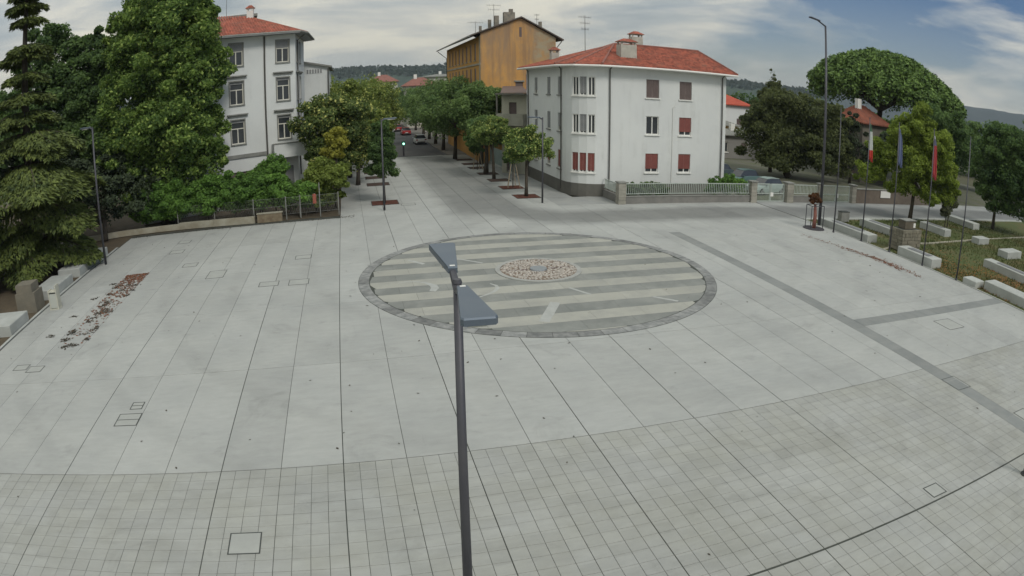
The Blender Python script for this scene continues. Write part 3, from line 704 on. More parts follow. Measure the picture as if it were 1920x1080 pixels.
# ================================================================ WHITE CORNER HOUSE
HZ = 10.7
wh = empty('apartment_house', (25, 55, 0), 'white three-storey corner house with red hipped tile roof and rounded corner', 'house')
b = MB(); rows = [(8.25, 9.8), (5.15, 6.7), (1.95, 3.55)]
shutL = [M_shut_g, M_shut_g, M_shut_r]
wb = MB()
# west wall (north to south so that outward = west)
P1, _, _ = wall_panel(wb, (18.25, 63.0), (18.25, 52.05), 1.0, HZ, [(u, u + .95, za, zb) for u in (2.8, 6.75, 9.75) for za, zb in rows])
arc = [(20.9 - 2.65 * math.cos(a), 52.05 - 2.65 * math.sin(a)) for a in np.linspace(0, math.pi / 2, 7)]
PA = []
for i, (q0, q1) in enumerate(zip(arc[:-1], arc[1:])):
    ops = []; L = math.dist(q0, q1)
    if i in (2, 3, 4): ops = [(.06, L - .06, za, zb) for za, zb in rows]
    PA.append((wall_panel(wb, q0, q1, 1.0, HZ, ops)[0], L, i))
P2, _, _ = wall_panel(wb, (20.9, 49.4), (32.55, 49.4), 1.0, HZ, [(u, u + 1.2, za, zb) for u in (3.75, 6.9) for za, zb in rows])
P3, _, _ = wall_panel(wb, (32.55, 49.4), (32.55, 63.0), 1.0, HZ, [(3, 4, 8.2, 9.7), (3, 4, 5.1, 6.6)])
wall_panel(wb, (32.55, 63.0), (18.25, 63.0), 1.0, HZ, [])
wb.build('wall', M_white, wh)
for r, (za, zb) in enumerate(rows):
    for c, u in enumerate((2.8, 6.75, 9.75)): window(wh, P1, u, u + .95, za, zb, 'double', shutL[r], (1, .95, .9)[r] if (r + c) % 3 else .75, trim=M_stone)
    for P, L, i in PA:
        if i in (2, 3, 4): window(wh, P, .06, L - .06, za, zb, 'double', shutL[r] if i == 3 or r == 2 else None, .9, trim=M_trim, fm=M_trim)
    for c, u in enumerate((3.75, 6.9)): window(wh, P2, u, u + 1.2, za, zb, 'double', [M_shut_b, None if c == 0 else M_shut_r, M_shut_r][r], .8 if r else 1.0, trim=M_trim, fm=M_trim)
b = MB(); pl = [(18.2, 63.05), (18.2, 52.05)] + [(20.9 - 2.70 * math.cos(a), 52.05 - 2.70 * math.sin(a)) for a in np.linspace(0, math.pi / 2, 7)][1:] + [(32.6, 49.35), (32.6, 63.05)]
b.prism(pl, -.05, 1.02); b.build('plinth', M_plinth, wh)
# roof: eaves at 10.85, hip to the west, gable to the east
E0 = 10.82
ea = [(17.45, 63.4), (17.45, 51.6), (18.35, 49.45), (20.4, 48.6), (33.3, 48.6)]
rl, rr = (24.4, 55.6, 13.05), (33.3, 55.6, 13.05)
rb = MB(); rbb = MB()
F = lambda p: (p[0], p[1], E0)
roof_plane(rb, [F(ea[3]), F(ea[4]), rr, rl]); roof_plane(rb, [F(ea[2]), F(ea[3]), rl]); roof_plane(rb, [F(ea[1]), F(ea[2]), rl]); roof_plane(rb, [F(ea[0]), F(ea[1]), rl]); roof_plane(rb, [rl, rr, (33.3, 63.4, E0), F(ea[0])])
rf = rb.build('roof', M_tile, wh)
roof_ribs(rbb, [F(ea[3]), F(ea[4]), rr, rl], (0, 1, .3)); roof_ribs(rbb, [F(ea[2]), F(ea[3]), rl], (1, 1, .4)); roof_ribs(rbb, [F(ea[1]), F(ea[2]), rl], (1, .5, .4)); roof_ribs(rbb, [F(ea[0]), F(ea[1]), rl], (1, 0, .3))
tag(rbb.build('tile_rows', M_tile, rf), kind='stuff')
b = MB()
for q in ((ea[1], rl), (ea[2], rl), (ea[3], rl)): b.tube([(q[0][0], q[0][1], E0 + .05), (q[1][0], q[1][1], q[1][2] + .05)], .10, 6)
b.tube([(rl[0], rl[1], rl[2] + .05), (rr[0], rr[1], rr[2] + .05)], .11, 6); b.tube([(33.25, 48.6, E0 + .04), (33.25, 55.6, 13.09)], .09, 6)
b.build('ridge_tiles', M_tileridge, rf)
b = MB(); el = [(p[0], p[1], E0 - .12) for p in ea]; b.tube(el, .09, 8); b.build('gutter', M_trim, wh)
b = MB(); sof = [(17.55, 63.3), (17.55, 51.65), (18.42, 49.55), (20.42, 48.72), (33.2, 48.72), (33.2, 63.3)]; b.prism(sof, E0 - .19, E0 - .135, True); b.build('soffit', M_trim, wh)
b = MB(); b.add([(32.56, 49.4, HZ), (32.56, 62.9, HZ), (32.56, 55.6, 12.85)], [(0, 1, 2)]); b.build('gable', M_white, wh)
for (x, y) in ((18.17, 62.2), (18.17, 52.2), (21.35, 49.28), (32.1, 49.28)):
    b = MB(); b.tube([(x, y, .3), (x, y, HZ - .25), (x - (.2 if x < 19 else 0), y - (.5 if x > 19 else 0), HZ + .0)], .055, 8); b.build('downpipe', M_pipe, wh)
b = MB(); b.tube([(27.15, 49.33, 1.1), (27.15, 49.33, 7.5), (27.35, 49.3, 7.7)], .025, 6); b.build('gas_pipe', M_trim, wh)
chimney(wh, 23.8, 51.5, 11.3, 12.75, 1.45, 1.0, m=mat('chimney_render', (.50, .49, .42), (.36, .35, .30), 1.2, .85)); chimney(wh, 26.9, 56.3, 12.5, 13.95, 1.1, .8, m=MATS['chimney_render']); chimney(wh, 19.9, 59.2, 11.3, 12.2, .75, .6, m=MATS['chimney_render'])
antenna(wh, 21.0, 54.0, 11.9, 15.4, 3, .55)
b = MB(); b.box(21.5, 22.6, 49.2, 49.35, 1.0, 1.06); b.build('ledge', M_stone, wh)

# ---------------------------------------------------------------- fence in front of it
M_wall_st = mat('fence_stone', (.17, .165, .15), (.22, .21, .19), 1.5, .85, bump=.4)
def fence_run(name, label, x0, x1, y=45.9, z0=.66, z1=1.55, yd=None, group='garden fences by the corner house'):
    t = empty(name, ((x0 + x1) / 2, y, 0), label, 'fence', group)
    b = MB(); b.box(x0, x1, y - .12, y + .12, 0, .55); b.build('base_wall', M_wall_st, t)
    b = MB(); b.box(x0, x1, y - .16, y + .16, .55, .61); b.build('coping', M_stone, t)
    b = MB(); b.box(x0, x1, y - .03, y + .03, .74, .79); b.box(x0, x1, y - .03, y + .03, z1 - .02, z1 + .04); b.build('rail', M_rail, t)
    n = int((x1 - x0) / .17)
    for k in range(n):
        x = x0 + (k + .5) * (x1 - x0) / n
        b = MB(); b.box(-.02, .02, -.016, .016, .79, z1 - .02)
        if k == 0: me0 = b.build('baluster', M_rail, None); me0.parent = t; me0.location = (x - (x0 + x1) / 2, 0, 0); first = me0
        else:
            c = first.copy(); col.objects.link(c); c.location = (x - (x0 + x1) / 2, 0, 0)
    return t
fence_run('railing_fence', 'long pale metal railing on a stone wall before the corner house, west part', 21.35, 27.1)
fence_run('railing_fence', 'pale metal railing on a stone wall between the two stone pillars, east part', 27.1, 33.05)
fence_run('railing_fence', 'short pale railing on a dark wall between gate pillar and mast', 37.95, 41.1)
def pillar(x, y, w, h, label):
    t = empty('stone_pillar', (x, y, 0), label, 'pillar', 'fence pillars'); n = 6; hh = h / n
    for k in range(n): b = MB(); d = .012 * (k % 2); b.box(x - w / 2 + d, x + w / 2 - d, y - w / 2 + d, y + w / 2 - d, k * hh + .005, (k + 1) * hh - .005, True); b.build('stone_block', mat('pillar_stone', (.25, .24, .20), (.33, .31, .26), 2, .9, rnd=.12, bump=.4), t)
    b = MB(); b.box(x - w / 2 + .03, x + w / 2 - .03, y - w / 2 + .03, y + w / 2 - .03, 0, h); b.build('core', M_grout, t)
    b = MB(); b.box(x - w / 2 - .06, x + w / 2 + .06, y - w / 2 - .06, y + w / 2 + .06, h + .002, h + .09); b.build('cap', M_stone, t)
pillar(20.98, 45.95, .62, 1.65, 'banded stone pillar at the pavement corner of the railing fence')
pillar(33.4, 45.9, .6, 1.75, 'stone pillar on the west side of the double gate')
pillar(37.45, 45.9, .75, 1.7, 'stone pillar on the east side of the double gate')
pillar(41.35, 45.9, .4, 1.7, 'narrow pillar left of the single garden gate')
pillar(45.9, 45.9, .6, 1.7, 'stone pillar east of the single garden gate')
t = empty('side_fence', (20.95, 47.6, 0), 'short side fence between house corner and banded pillar', 'fence', 'garden fences by the corner house')
b = MB(); b.box(20.85, 21.07, 46.3, 49.3, 0, .6); b.build('base_wall', M_wall_st, t)
b = MB(); b.box(20.93, 20.99, 46.3, 49.3, 1.45, 1.5); b.box(20.93, 20.99, 46.3, 49.3, .75, .8); b.build('rail', M_rail, t)
for k in range(22): b = MB(); y = 46.4 + k * .13; b.box(20.945, 20.975, y, y + .028, .8, 1.45); b.build('baluster', M_rail, t)
def gate(x0, x1, label, leaves=2, solid=.0):
    t = empty('metal_gate', ((x0 + x1) / 2, 45.9, 0), label, 'gate', 'metal gates'); w = (x1 - x0) / leaves
    for l in range(leaves):
        a, c = x0 + l * w + .03, x0 + (l + 1) * w - .03
        b = MB(); b.box(a, a + .06, 45.87, 45.93, .05, 1.6); b.box(c - .06, c, 45.87, 45.93, .05, 1.6)
        for z in (.05, .72, 1.54): b.box(a + .06, c - .06, 45.87, 45.93, z, z + .07)
        lf = b.build('gate_leaf', M_rail, t)
        n = int((c - a - .12) / .13)
        for k in range(n):
            x = a + .06 + (k + .5) * (c - a - .12) / n; b = MB(); b.box(x - .012, x + .012, 45.888, 45.912, .12, .72); b.box(x - .012, x + .012, 45.888, 45.912, .79, 1.54); b.build('bar', M_rail, lf)
    b = MB(); m = (x0 + x1) / 2; b.box(m - .02, m + .3, 45.82, 45.86, .5, .85); b.build('lock_plate', M_trim, t)
gate(33.75, 37.0, 'pale double-leaf metal gate in front of the parked cars')
gate(41.6, 45.5, 'pale metal gate with open upper bars next to the long dark wall', 2)
t = empty('garden_wall', (50, 45.9, 0), 'long brown garden wall with a notice board east of the gates', 'wall')
b = MB(); b.box(46.25, 60, 45.75, 46.05, 0, 1.35); b.build('wall', mat('brown_wall', (.13, .105, .085), (.17, .14, .11), 1.2, .9, bump=.4), t); b = MB(); b.box(46.25, 60, 45.7, 46.1, 1.352, 1.42); b.build('coping', M_stone, t)
b = MB(); b.box(50.0, 51.6, 45.66, 45.7, .62, 1.30); b.build('white_board', M_trim, t)

# ================================================================ OLD ORANGE BUILDING
ob = empty('apartment_building', (20, 85, 0), 'tall old orange building with stained blind gable and deep eaves', 'building')
def stain(t, c, pos, g):
    s = t.nodes.new('ShaderNodeSeparateXYZ'); t.links.new(pos, s.inputs[0])
    n = noise(t, mapping(t, pos, scale=(1, 1, .25)), .55, 6, .65, .5); n = math_node(t, 'ADD', n, math_node(t, 'MULTIPLY_ADD', s.outputs[2], .035, -.42))
    c = mixc(t, ramp(t, n, [(.40, (0, 0, 0)), (.62, (1, 1, 1))]), c, (.33, .22, .13))
    n = noise(t, mapping(t, pos, scale=(2.2, 1, .12)), .8, 5, .6); c = mixc(t, math_node(t, 'MULTIPLY', ramp(t, n, [(.52, (0, 0, 0)), (.66, (1, 1, 1))]), .55), c, (.26, .165, .10))
    # peeled plaster high on the right of the gable
    k = math_node(t, 'MULTIPLY', band(t, s.outputs[0], 22.6, 25.2, .5), band(t, s.outputs[2], 12.6, 16.0, .8)); k = math_node(t, 'MULTIPLY', k, ramp(t, noise(t, pos, .9, 5, .7), [(.42, (0, 0, 0)), (.58, (1, 1, 1))]))
    return mixc(t, k, c, (.36, .30, .20))
M_orange = mat('orange_render', (.60, .33, .105), (.50, .27, .09), .5, .9, bump=.15, extra=stain)
M_ochre = mat('ochre_render', (.50, .27, .07), (.44, .24, .075), .6, .9)
gx0, gx1, gy, gfy = 16.05, 25.0, 74.4, 103
wb = MB(); d = Vector((gx0 - 16.6, 0, 0))
opsf = []
rowf = [(8.6, 11.2), (12.2, 14.3)]
for u in np.arange(3.0, 27, 3.1):
    for za, zb in rowf: opsf.append((float(u), float(u) + 1.15, za, zb))
PF_, _, _ = wall_panel(wb, (16.6, gfy), (gx0, gy), 0, 15.0, [(28.6 - o[1], 28.6 - o[0], o[2], o[3]) for o in opsf])
wb.build('facade', M_ochre, ob)
for o in opsf: window(ob, PF_, 28.6 - o[1], 28.6 - o[0], o[2], o[3], 'double', M_shut_b, 1.0, trim=M_beige, fm=M_shut_b)
b = MB(); wbox(b, PF_, 0, 28.6, 11.55, 11.75, .0, -.10); wbox(b, PF_, 0, 28.6, 8.0, 8.2, .0, -.10); b.build('string_course', M_beige, ob)
b = MB(); wbox(b, PF_, 27.9, 28.5, 0.2, 15.0, .0, -.06); b.build('pilaster', M_beige, ob)
apx, apz = 20.8, 17.3
wb = MB(); op = (5.7, 6.1, 14.4, 15.6)
Pg, _, _ = wall_panel(wb, (gx0, gy), (gx1, gy), 0, 14.6, [(4.05, 4.95, 7.5, 9.5), (5.3, 5.5, 7.8, 10.4)], .25)
wb.add([(gx0, gy, 14.6), (gx1, gy, 14.6), (gx1, gy, 14.9), (apx, gy, apz - .12), (gx0, gy, 15.3)], [(0, 1, 2, 3, 4)])
wb.build('gable_wall', M_orange, ob)
b = MB(); wbox(b, Pg, 4.05, 4.95, 7.5, 9.5, .2, .1); b.build('blind_window', M_shut_b, ob)
b = MB(); wbox(b, Pg, 5.3, 5.5, 7.8, 10.4, .24, .15); b.build('slot', M_shut_r, ob)
b = MB(); wbox(b, Pg, 3.9, 5.1, 9.52, 9.68, 0, -.1); b.build('lintel', M_stone, ob)
b = MB(); wbox(b, Pg, 4.55, 4.85, 14.9, 16.1, .0, -.02); b.build('slit_window', M_shut_b, ob)
wb = MB(); wall_panel(wb, (gx1, gy), (gx1, gfy), 0, 14.9, []); wall_panel(wb, (gx1, gfy), (16.6, gfy), 0, 14.9, []); wb.build('rear_wall', M_orange, ob)
rb = MB(); M_oldroof = mat('old_grey_tile', (.13, .10, .085), (.09, .08, .07), 1, .9)
roof_plane(rb, [(gx0 - 1.3, gy - .35, 15.05), (apx, gy - .35, apz + .1), (apx, gfy, apz + .1), (gx0 - 1.0, gfy, 15.0)], .16); roof_plane(rb, [(apx, gy - .35, apz + .1), (gx1 + .9, gy - .35, 14.75), (gx1 + .9, gfy, 14.75), (apx, gfy, apz + .1)], .16)
r2 = rb.build('roof', M_oldroof, ob)
b = MB(); b.tube([(gx0 - 1.32, gy - .35, 14.9), (gx0 - 1.02, gfy, 14.88)], .09, 6); b.build('gutter', M_stone, ob)
b = MB(); b.tube([(gx1 + .8, gy - .3, 14.7), (gx1 + .1, gy - .1, 13.7), (gx1 + .08, gy - .08, 8)], .06, 6); b.build('downpipe', M_pipe, ob)
b = MB(); b.tube([(gx0 - 1.0, gy + 27.5, 14.7), (gx0 + .3, gy + 27.3, 13.6), (gx0 + .4, gy + 27.3, 2)], .06, 6); b.build('downpipe', M_pipe, ob)
for (x, y, z0, z1, w, d) in ((19.7, 75.6, 16.4, 18.0, 1.3, .7), (18.3, 76.0, 15.9, 17.6, .5, .5), (17.7, 77.0, 15.7, 17.2, .35, .35), (17.0, 79, 15.4, 16.6, .3, .3), (23.6, 76, 15.6, 17.0, .35, .35), (20.3, 77, 17.0, 18.6, .45, .4)):
    chimney(ob, x, y, z0, z1, w, d, cap=False, m=mat('old_chimney', (.28, .25, .20), (.16, .15, .13), 2, .9))
antenna(ob, 17.9, 75.6, 15.9, 19.0, 2, .8); antenna(ob, 16.6, 80, 15.3, 17.3, 1, .9); antenna(ob, 23.2, 76, 15.7, 18, 2, .3)
# cream annex with balcony, pale-green panel fence
an = empty('annex_house', (17.6, 66, 0), 'narrow cream house with a walled balcony between orange building and white house', 'house')
wb = MB(); Pn, _, _ = wall_panel(wb, (16.35, 65.6), (18.5, 63.4), 0, 8.1, [(.85, 1.75, 5.4, 7.3), (.5, 1.5, .1, 2.4)], .3); wall_panel(wb, (18.6, 73.5), (16.35, 65.6), 0, 8.1, []); wall_panel(wb, (18.5, 63.4), (20.5, 73.5), 0, 8.1, [])
wb.build('wall', mat('cream_render', (.50, .48, .38), (.42, .40, .32), .8, .9), an)
b = MB(); wbox(b, Pn, .85, 1.75, 5.4, 7.3, .28, .2); b.build('shutter_door', M_shut_b, an); b = MB(); wbox(b, Pn, .5, 1.5, .1, 2.4, .28, .2); b.build('door', M_shut_b, an)
b = MB(); wbox(b, Pn, -.1, 3.0, 4.95, 5.1, .0, -.9); wbox(b, Pn, -.1, 3.0, 5.1, 6.15, -.78, -.9); wbox(b, Pn, -.1, .02, 5.1, 6.15, 0, -.78); wbox(b, Pn, 2.88, 3.0, 5.1, 6.15, 0, -.78); b.build('balcony', mat('balcony_render', (.36, .35, .28), (.27, .26, .21), 1, .9), an)
b = MB(); wbox(b, Pn, -.15, 3.2, 8.1, 8.25, .0, -1.0); wbox(b, Pn, -.1, .02, 6.15, 8.1, -.78, -.9); b.build('flat_roof', M_plinth, an)
b = MB(); b.poly([(16.2, 65.5, 8.27), (18.6, 63.1, 8.27), (20.7, 73.6, 9.0), (18.4, 73.6, 9.0)]); b.build('roof', M_shut_b, an)
t = empty('panel_fence', (18.0, 70, 0), 'pale green panel fence on a kerb behind the street trees', 'fence')
for k in range(9): b = MB(); y = 60.9 + k * 2.4 + 1.9; b.box(17.0, 17.06, y + .03, y + 2.37, .25, 2.0); b.build('panel', mat('green_panel', (.24, .29, .27), (.20, .25, .23), 1, .7, rnd=.08), t)
b = MB(); b.box(16.9, 17.15, 62.7, 84.4, 0, .25); b.build('kerb', M_conc, t)
# yard walls and houses along the far street
def simple_house(name, label, x0, x1, y0, y1, h, rh, wm, rm, wins='s', cat='house', ov=.5, rot=None, group=None):
    t = empty(name, ((x0 + x1) / 2, (y0 + y1) / 2, 0), label, cat, group); wb = MB()
    nfl = max(1, int(h // 3)); wz = [(.9 + 3 * k, 2.3 + 3 * k) for k in range(nfl)]
    def ops(L): n = max(1, int(L / 3.2)); return [((i + .5) * L / n - .5, (i + .5) * L / n + .5, a, c) for i in range(n) for a, c in wz]
    Ls = x1 - x0; Lw = y1 - y0
    Ps = wall_panel(wb, (x0, y0), (x1, y0), 0, h, ops(Ls))[0]; Pw = wall_panel(wb, (x0, y1), (x0, y0), 0, h, ops(Lw))[0]; wall_panel(wb, (x1, y0), (x1, y1), 0, h, []); wall_panel(wb, (x1, y1), (x0, y1), 0, h, [])
    wb.build('wall', wm, t)
    for P, L in ((Ps, Ls), (Pw, Lw)):
        for o in ops(L): window(t, P, *o, 'double', M_shut_b if random.random() < .5 else None, 1.0)
    rb = MB(); c = (y0 + y1) / 2; k = min(Ls, Lw) * .35
    A, B, C, D_ = (x0 - ov, y0 - ov, h), (x1 + ov, y0 - ov, h), (x1 + ov, y1 + ov, h), (x0 - ov, y1 + ov, h); r1, r2_ = (x0 + k, c, h + rh), (x1 - k, c, h + rh)
    roof_plane(rb, [A, B, r2_, r1]); roof_plane(rb, [B, C, r2_]); roof_plane(rb, [C, D_, r1, r2_]); roof_plane(rb, [D_, A, r1]); r = rb.build('roof', rm, t)
    rr_ = MB(); roof_ribs(rr_, [A, B, r2_, r1], (0, 1, .3), .3); roof_ribs(rr_, [D_, A, r1], (1, 0, .3), .3); tag(rr_.build('tile_rows', rm, r), kind='stuff')
    chimney(t, (x0 + x1) / 2 - 1, c - .6, h + rh * .5, h + rh + .8, .7, .6, False, M_trim)
    return t
M_cream = mat('pale_house_render', (.52, .50, .42), (.46, .44, .38), .3, .9); M_yel = mat('yellow_render', (.52, .33, .10), None, rough=.9)
simple_house('house', 'pale house with faded red roof down the street, partly behind trees', 14.6, 21.5, 150, 160, 9.8, 1.9, M_cream, M_tileridge)
simple_house('house', 'flat pale block beside the orange building far down the street', 21.2, 34, 172, 190, 12.2, .8, mat('pale_block', (.50, .49, .41), None, rough=.9), M_stone)
simple_house('house', 'small far house with low red roof above the left street trees', 7.5, 14.6, 176, 188, 11.4, 2.0, M_cream, M_tileridge)
simple_house('house', 'small orange house peeking behind the low white block', -4, 2.5, 100, 110, 6.0, 1.3, M_yel, M_tileridge)
simple_house('house', 'white house with bright red hipped roof beyond the corner house', 56, 65, 92, 101, 7.6, 1.9, mat('bright_white', (.70, .71, .70), None, rough=.8), mat('bright_clay', (.46, .10, .06), (.38, .08, .05), 1, .85))
simple_house('house', 'low orange outbuilding below the red-roofed white house', 54.5, 58.5, 86, 90, 4.4, .7, M_yel, M_stone)
simple_house('shed', 'low grey shed in front of the orange outbuilding, beyond the parked cars', 50, 60, 79, 84, 3.4, .7, mat('grey_shed', (.24, .23, .21), None, rough=.9), M_stone, cat='shed')
simple_house('house', 'dark villa with rust-red roof hidden behind the stone pine', 60.5, 65.8, 59.5, 66, 7.6, 2.2, mat('dark_villa', (.20, .18, .14), (.13, .12, .10), .6, .9), mat('rust_tile', (.25, .085, .05), (.17, .065, .045), 1, .9))
t = empty('street_wall', (19.5, 110, 0), 'long beige yard wall behind the street trees on the asphalt side', 'wall')
b = MB(); b.box(19.4, 19.7, 85.5, 150, 0, 2.6); b.build('wall', mat('beige_yard_wall', (.27, .24, .17), (.21, .19, .14), .6, .9), t)
for k in range(16): b = MB(); y = 86 + k * 4; b.box(19.28, 19.42, y, y + .4, 0, 2.75); b.build('pilaster', M_beige, t)

# ================================================================ LEFT WHITE BUILDING (four storeys)
lb = empty('apartment_building', (-8, 60, 0), 'tall white four-storey building with stone window hoods and red roof', 'building')
A_, C1, C2, C3 = (-16.5, 51.1), (-6.05, 55.6), (-3.5, 56.35), (-3.3, 65.0)
flo = [(5.35, 7.35), (8.65, 10.6), (11.95, 13.85)]
wb = MB()
L1 = math.dist(A_, C1); L2 = math.dist(C1, C2); L3 = math.dist(C2, C3)
uA = [L1 - 2.55 - .6, L1 - 6.9, L1 - 10.4]
Pa, _, _ = wall_panel(wb, A_, C1, 0, 14.5, [(u, u + 1.2, *z) for u in uA for z in flo] + [(L1 - 3.6, L1 - 1.0, .3, 3.0), (.8, 2.4, .3, 3.0)], .2)
Pb, _, _ = wall_panel(wb, C1, C2, 0, 14.5, [(1.0, 2.1, *z) for z in flo] + [(1.3, 2.2, .3, 3.0)], .2)
Pc, _, _ = wall_panel(wb, C2, C3, 0, 14.5, [(u, u + 1.1, *z) for u in (.8, 3.4) for z in flo], .2)
wall_panel(wb, C3, (-14, 72), 0, 14.5, []); wall_panel(wb, (-14, 72), A_, 0, 14.5, [])
wb.build('wall', M_whiteB, lb)
M_bl = mat('green_grey_render', (.50, .53, .49), None, rough=.9)
def hooded(P, u0, u1, z, hood=True):
    w = window(lb, P, u0, u1, z[0], z[1], 'casement', M_shut_g, .33 if not hood else .12, depth=.16, trim=M_stone)
    b = MB(); wbox(b, P, u0 - .09, u0 - .002, z[0], z[1] + .1, 0, -.05); wbox(b, P, u1 + .002, u1 + .09, z[0], z[1] + .1, 0, -.05); wbox(b, P, u0 - .002, u1 + .002, z[1] + .002, z[1] + .1, 0, -.05); b.build('surround', M_stone, w)
    if hood:
        b = MB(); wbox(b, P, u0 - .32, u1 + .32, z[1] + .42, z[1] + .52, 0, -.24); wbox(b, P, u0 - .2, u1 + .2, z[1] + .30, z[1] + .418, 0, -.14); b.build('hood', M_stone, w)
for u in uA:
    for k, z in enumerate(flo): hooded(Pa, u, u + 1.2, z, k < 2)
for k, z in enumerate(flo): hooded(Pb, 1.0, 2.1, z, k < 2)
for u in (.8, 3.4):
    for k, z in enumerate(flo): hooded(Pc, u, u + 1.1, z, k < 2)
b = MB(); wbox(b, Pa, L1 - 3.6, L1 - 1.0, .3, 3.0, .19, .12); b.build('garage_door', M_shut_b, lb); b = MB(); wbox(b, Pa, .8, 2.4, .3, 3.0, .19, .12); b.build('garage_door', M_shut_b, lb); b = MB(); wbox(b, Pb, 1.3, 2.2, .3, 3.0, .19, .12); b.build('door', M_shut_g, lb)
b = MB(); wbox(b, Pa, 0, L1 - .12, 4.15, 4.45, 0, -.1); b.build('belt_course', M_stone, lb)
b = MB(); wbox(b, Pb, .35, 3.4, 3.85, 4.05, 0, -1.25); wbox(b, Pb, .35, 3.4, 4.05, 5.0, -1.13, -1.25); wbox(b, Pb, .35, .47, 4.05, 5.0, 0, -1.13); b.build('balcony', M_whiteB, lb)
b = MB(); wbox(b, Pb, .25, 3.5, 5.0, 5.08, -1.08, -1.3); b.build('balcony_coping', M_stone, lb)
b = MB(); q = Vector(Pa(L1 - .05, 0, -.1)); b.tube([(q.x, q.y, .2), (q.x, q.y, 14.3)], .07, 8); b.build('downpipe', M_pipe, lb)
E1 = 14.55
ep = [Pa(0, 0, -.9), Pa(L1, 0, -.9), Pb(L2 + .3, 0, -.9), Pc(1.2, 0, -1.0), Pc(L3, 0, -1.0), (-14.2, 73, 0), (-17.6, 51, 0)]
apex = (-8.3, 60.2, 16.9); rb = MB(); rr_ = MB(); Q = [(p[0], p[1], E1) for p in ep]
apA = (-12.4, 59.6, 16.9)
for tri in ([Q[0], Q[1], apex, apA], [Q[1], Q[2], apex], [Q[2], Q[3], apex], [Q[3], Q[4], apex], [Q[4], Q[5], apA, apex], [Q[5], Q[6], apA], [Q[6], Q[0], apA]): roof_plane(rb, tri, .14)
rf = rb.build('roof', M_tile, lb); roof_ribs(rr_, [Q[0], Q[1], apex, apA], (-.3, 1, .4)); roof_ribs(rr_, [Q[1], Q[2], apex], (-.3, 1, .4)); roof_ribs(rr_, [Q[2], Q[3], apex], (-1, .6, .4)); roof_ribs(rr_, [Q[3], Q[4], apex], (-1, 0, .4)); tag(rr_.build('tile_rows', M_tile, rf), kind='stuff')
b = MB(); b.tube([(p[0], p[1], E1 - .08) for p in Q[:5]], .1, 8); b.build('gutter', M_stone, lb)
b = MB(); b.prism([(p[0] * .985 - .12, p[1] * .998) for p in Q[:5]] + [(-14, 72.5), (-17, 51.4)], E1 - .2, E1 - .15, True); b.build('soffit', M_shut_g, lb)
chimney(lb, -7.9, 59.8, 16.3, 17.3, .6, .5, True, M_trim)
b = MB(); q = Q[3]; b.tube([(q[0] - .1, q[1], 14.5), (q[0] - .9, q[1] + .1, 13.9), (q[0] - .95, q[1] + .1, 2)], .06, 6); b.build('downpipe', M_pipe, lb)
# lower white wing behind, and block behind the roof
lw = empty('apartment_building', (-4.5, 84, 0), 'lower white wing with shed roof behind the four-storey building', 'building')
wb = MB(); wall_panel(wb, (-6.5, 66.5), (-.9, 66.5), 0, 11.6, []); Pw, _, _ = wall_panel(wb, (-.9, 66.5), (-.9, 78), 0, 11.4, [])
wb.add([(-6.5, 66.5, 11.6), (-.9, 66.5, 11.6), (-.9, 66.5, 11.62), (-6.5, 66.5, 12.9)], [(0, 1, 2, 3)]); wb.build('wall', M_whiteB, lw)
rb = MB(); roof_plane(rb, [(-7, 66.2, 13.2), (-.6, 66.2, 11.75), (-.6, 79, 11.75), (-7, 79, 13.2)], .18); rb.build('roof', M_stone, lw)
for k in range(6): b = MB(); x = -3.1 + k * .27; b.box(x, x + .14, 66.44, 66.5, 11.1, 11.5); b.build('vent', M_shut_g, lw)
b = MB(); b.tube([(-.95, 66.35, 11.5), (-.95, 66.35, 1)], .06, 6); b.build('downpipe', M_pipe, lw)
bk = empty('apartment_building', (-22, 78, 0), 'cream block with a row of small attic windows behind the red roof', 'building')
wb = MB(); Pk, Lk = None, 22.0; ops = [(1 + k * 1.5, 1.8 + k * 1.5, 17.3, 18.2) for k in range(4)]
Pk, _, _ = wall_panel(wb, (-17.3, 74.7), (-9.8, 76), 0, 18.9, ops); wall_panel(wb, (-9.8, 76), (-12, 88), 0, 18.9, []); wall_panel(wb, (-19, 86.5), (-17.3, 74.7), 0, 18.9, []); wb.build('wall', M_cream, bk)
for o in ops: window(bk, Pk, *o, 'none', None, sill=False)
b = MB(); b.prism([(-17.8, 74.2), (-9.3, 75.5), (-11.5, 88.5), (-19.5, 87)], 18.9, 19.2, True); b.build('roof', M_stone, bk)
antenna(bk, -13.2, 76.5, 19.2, 21.8, 1, .9)

# ================================================================ HILLS
def hill(name, ang0, ang1, dist, prof, m, seed, n=90, depth=500):
    """ridge seen between two compass angles (from +Y towards +X); prof = heights along it"""
    r = np.random.default_rng(seed); b = MB(); A = np.linspace(R(ang0), R(ang1), n); H = np.interp(np.linspace(0, 1, n), np.linspace(0, 1, len(prof)), prof)
    rows = 9
    for j in range(rows):
        t = j / (rows - 1); d = dist - depth * (1 - t)
        for i, a in enumerate(A):
            h = H[i] * math.sin(t * math.pi / 2) ** 1.2 + (r.normal() * H[i] * .012 if j > 1 else 0); b.v.append((d * math.sin(a), d * math.cos(a), h - 1))
    for j in range(rows - 1):
        for i in range(n - 1): k = j * n + i; b.f.append((k, k + 1, k + n + 1, k + n))
    o = tag(b.build(name, m, smooth=True), kind='structure'); return b, A, H
M_hill = mat('wooded_hill', (.024, .044, .030), (.040, .062, .036), .012, .95)
M_hill2 = mat('far_hill', (.028, .042, .040), (.034, .05, .045), .006, .95)
HB = hill('hills', -30, 42, 1500, [30, 34, 40, 46, 52, 60, 65, 60, 58, 55, 52, 48, 45, 43, 42], M_hill, 1)
HB2 = hill('far_hills', 30, 80, 2600, [60, 66, 74, 84, 98, 110, 124, 130, 130, 126, 120], M_hill2, 2)
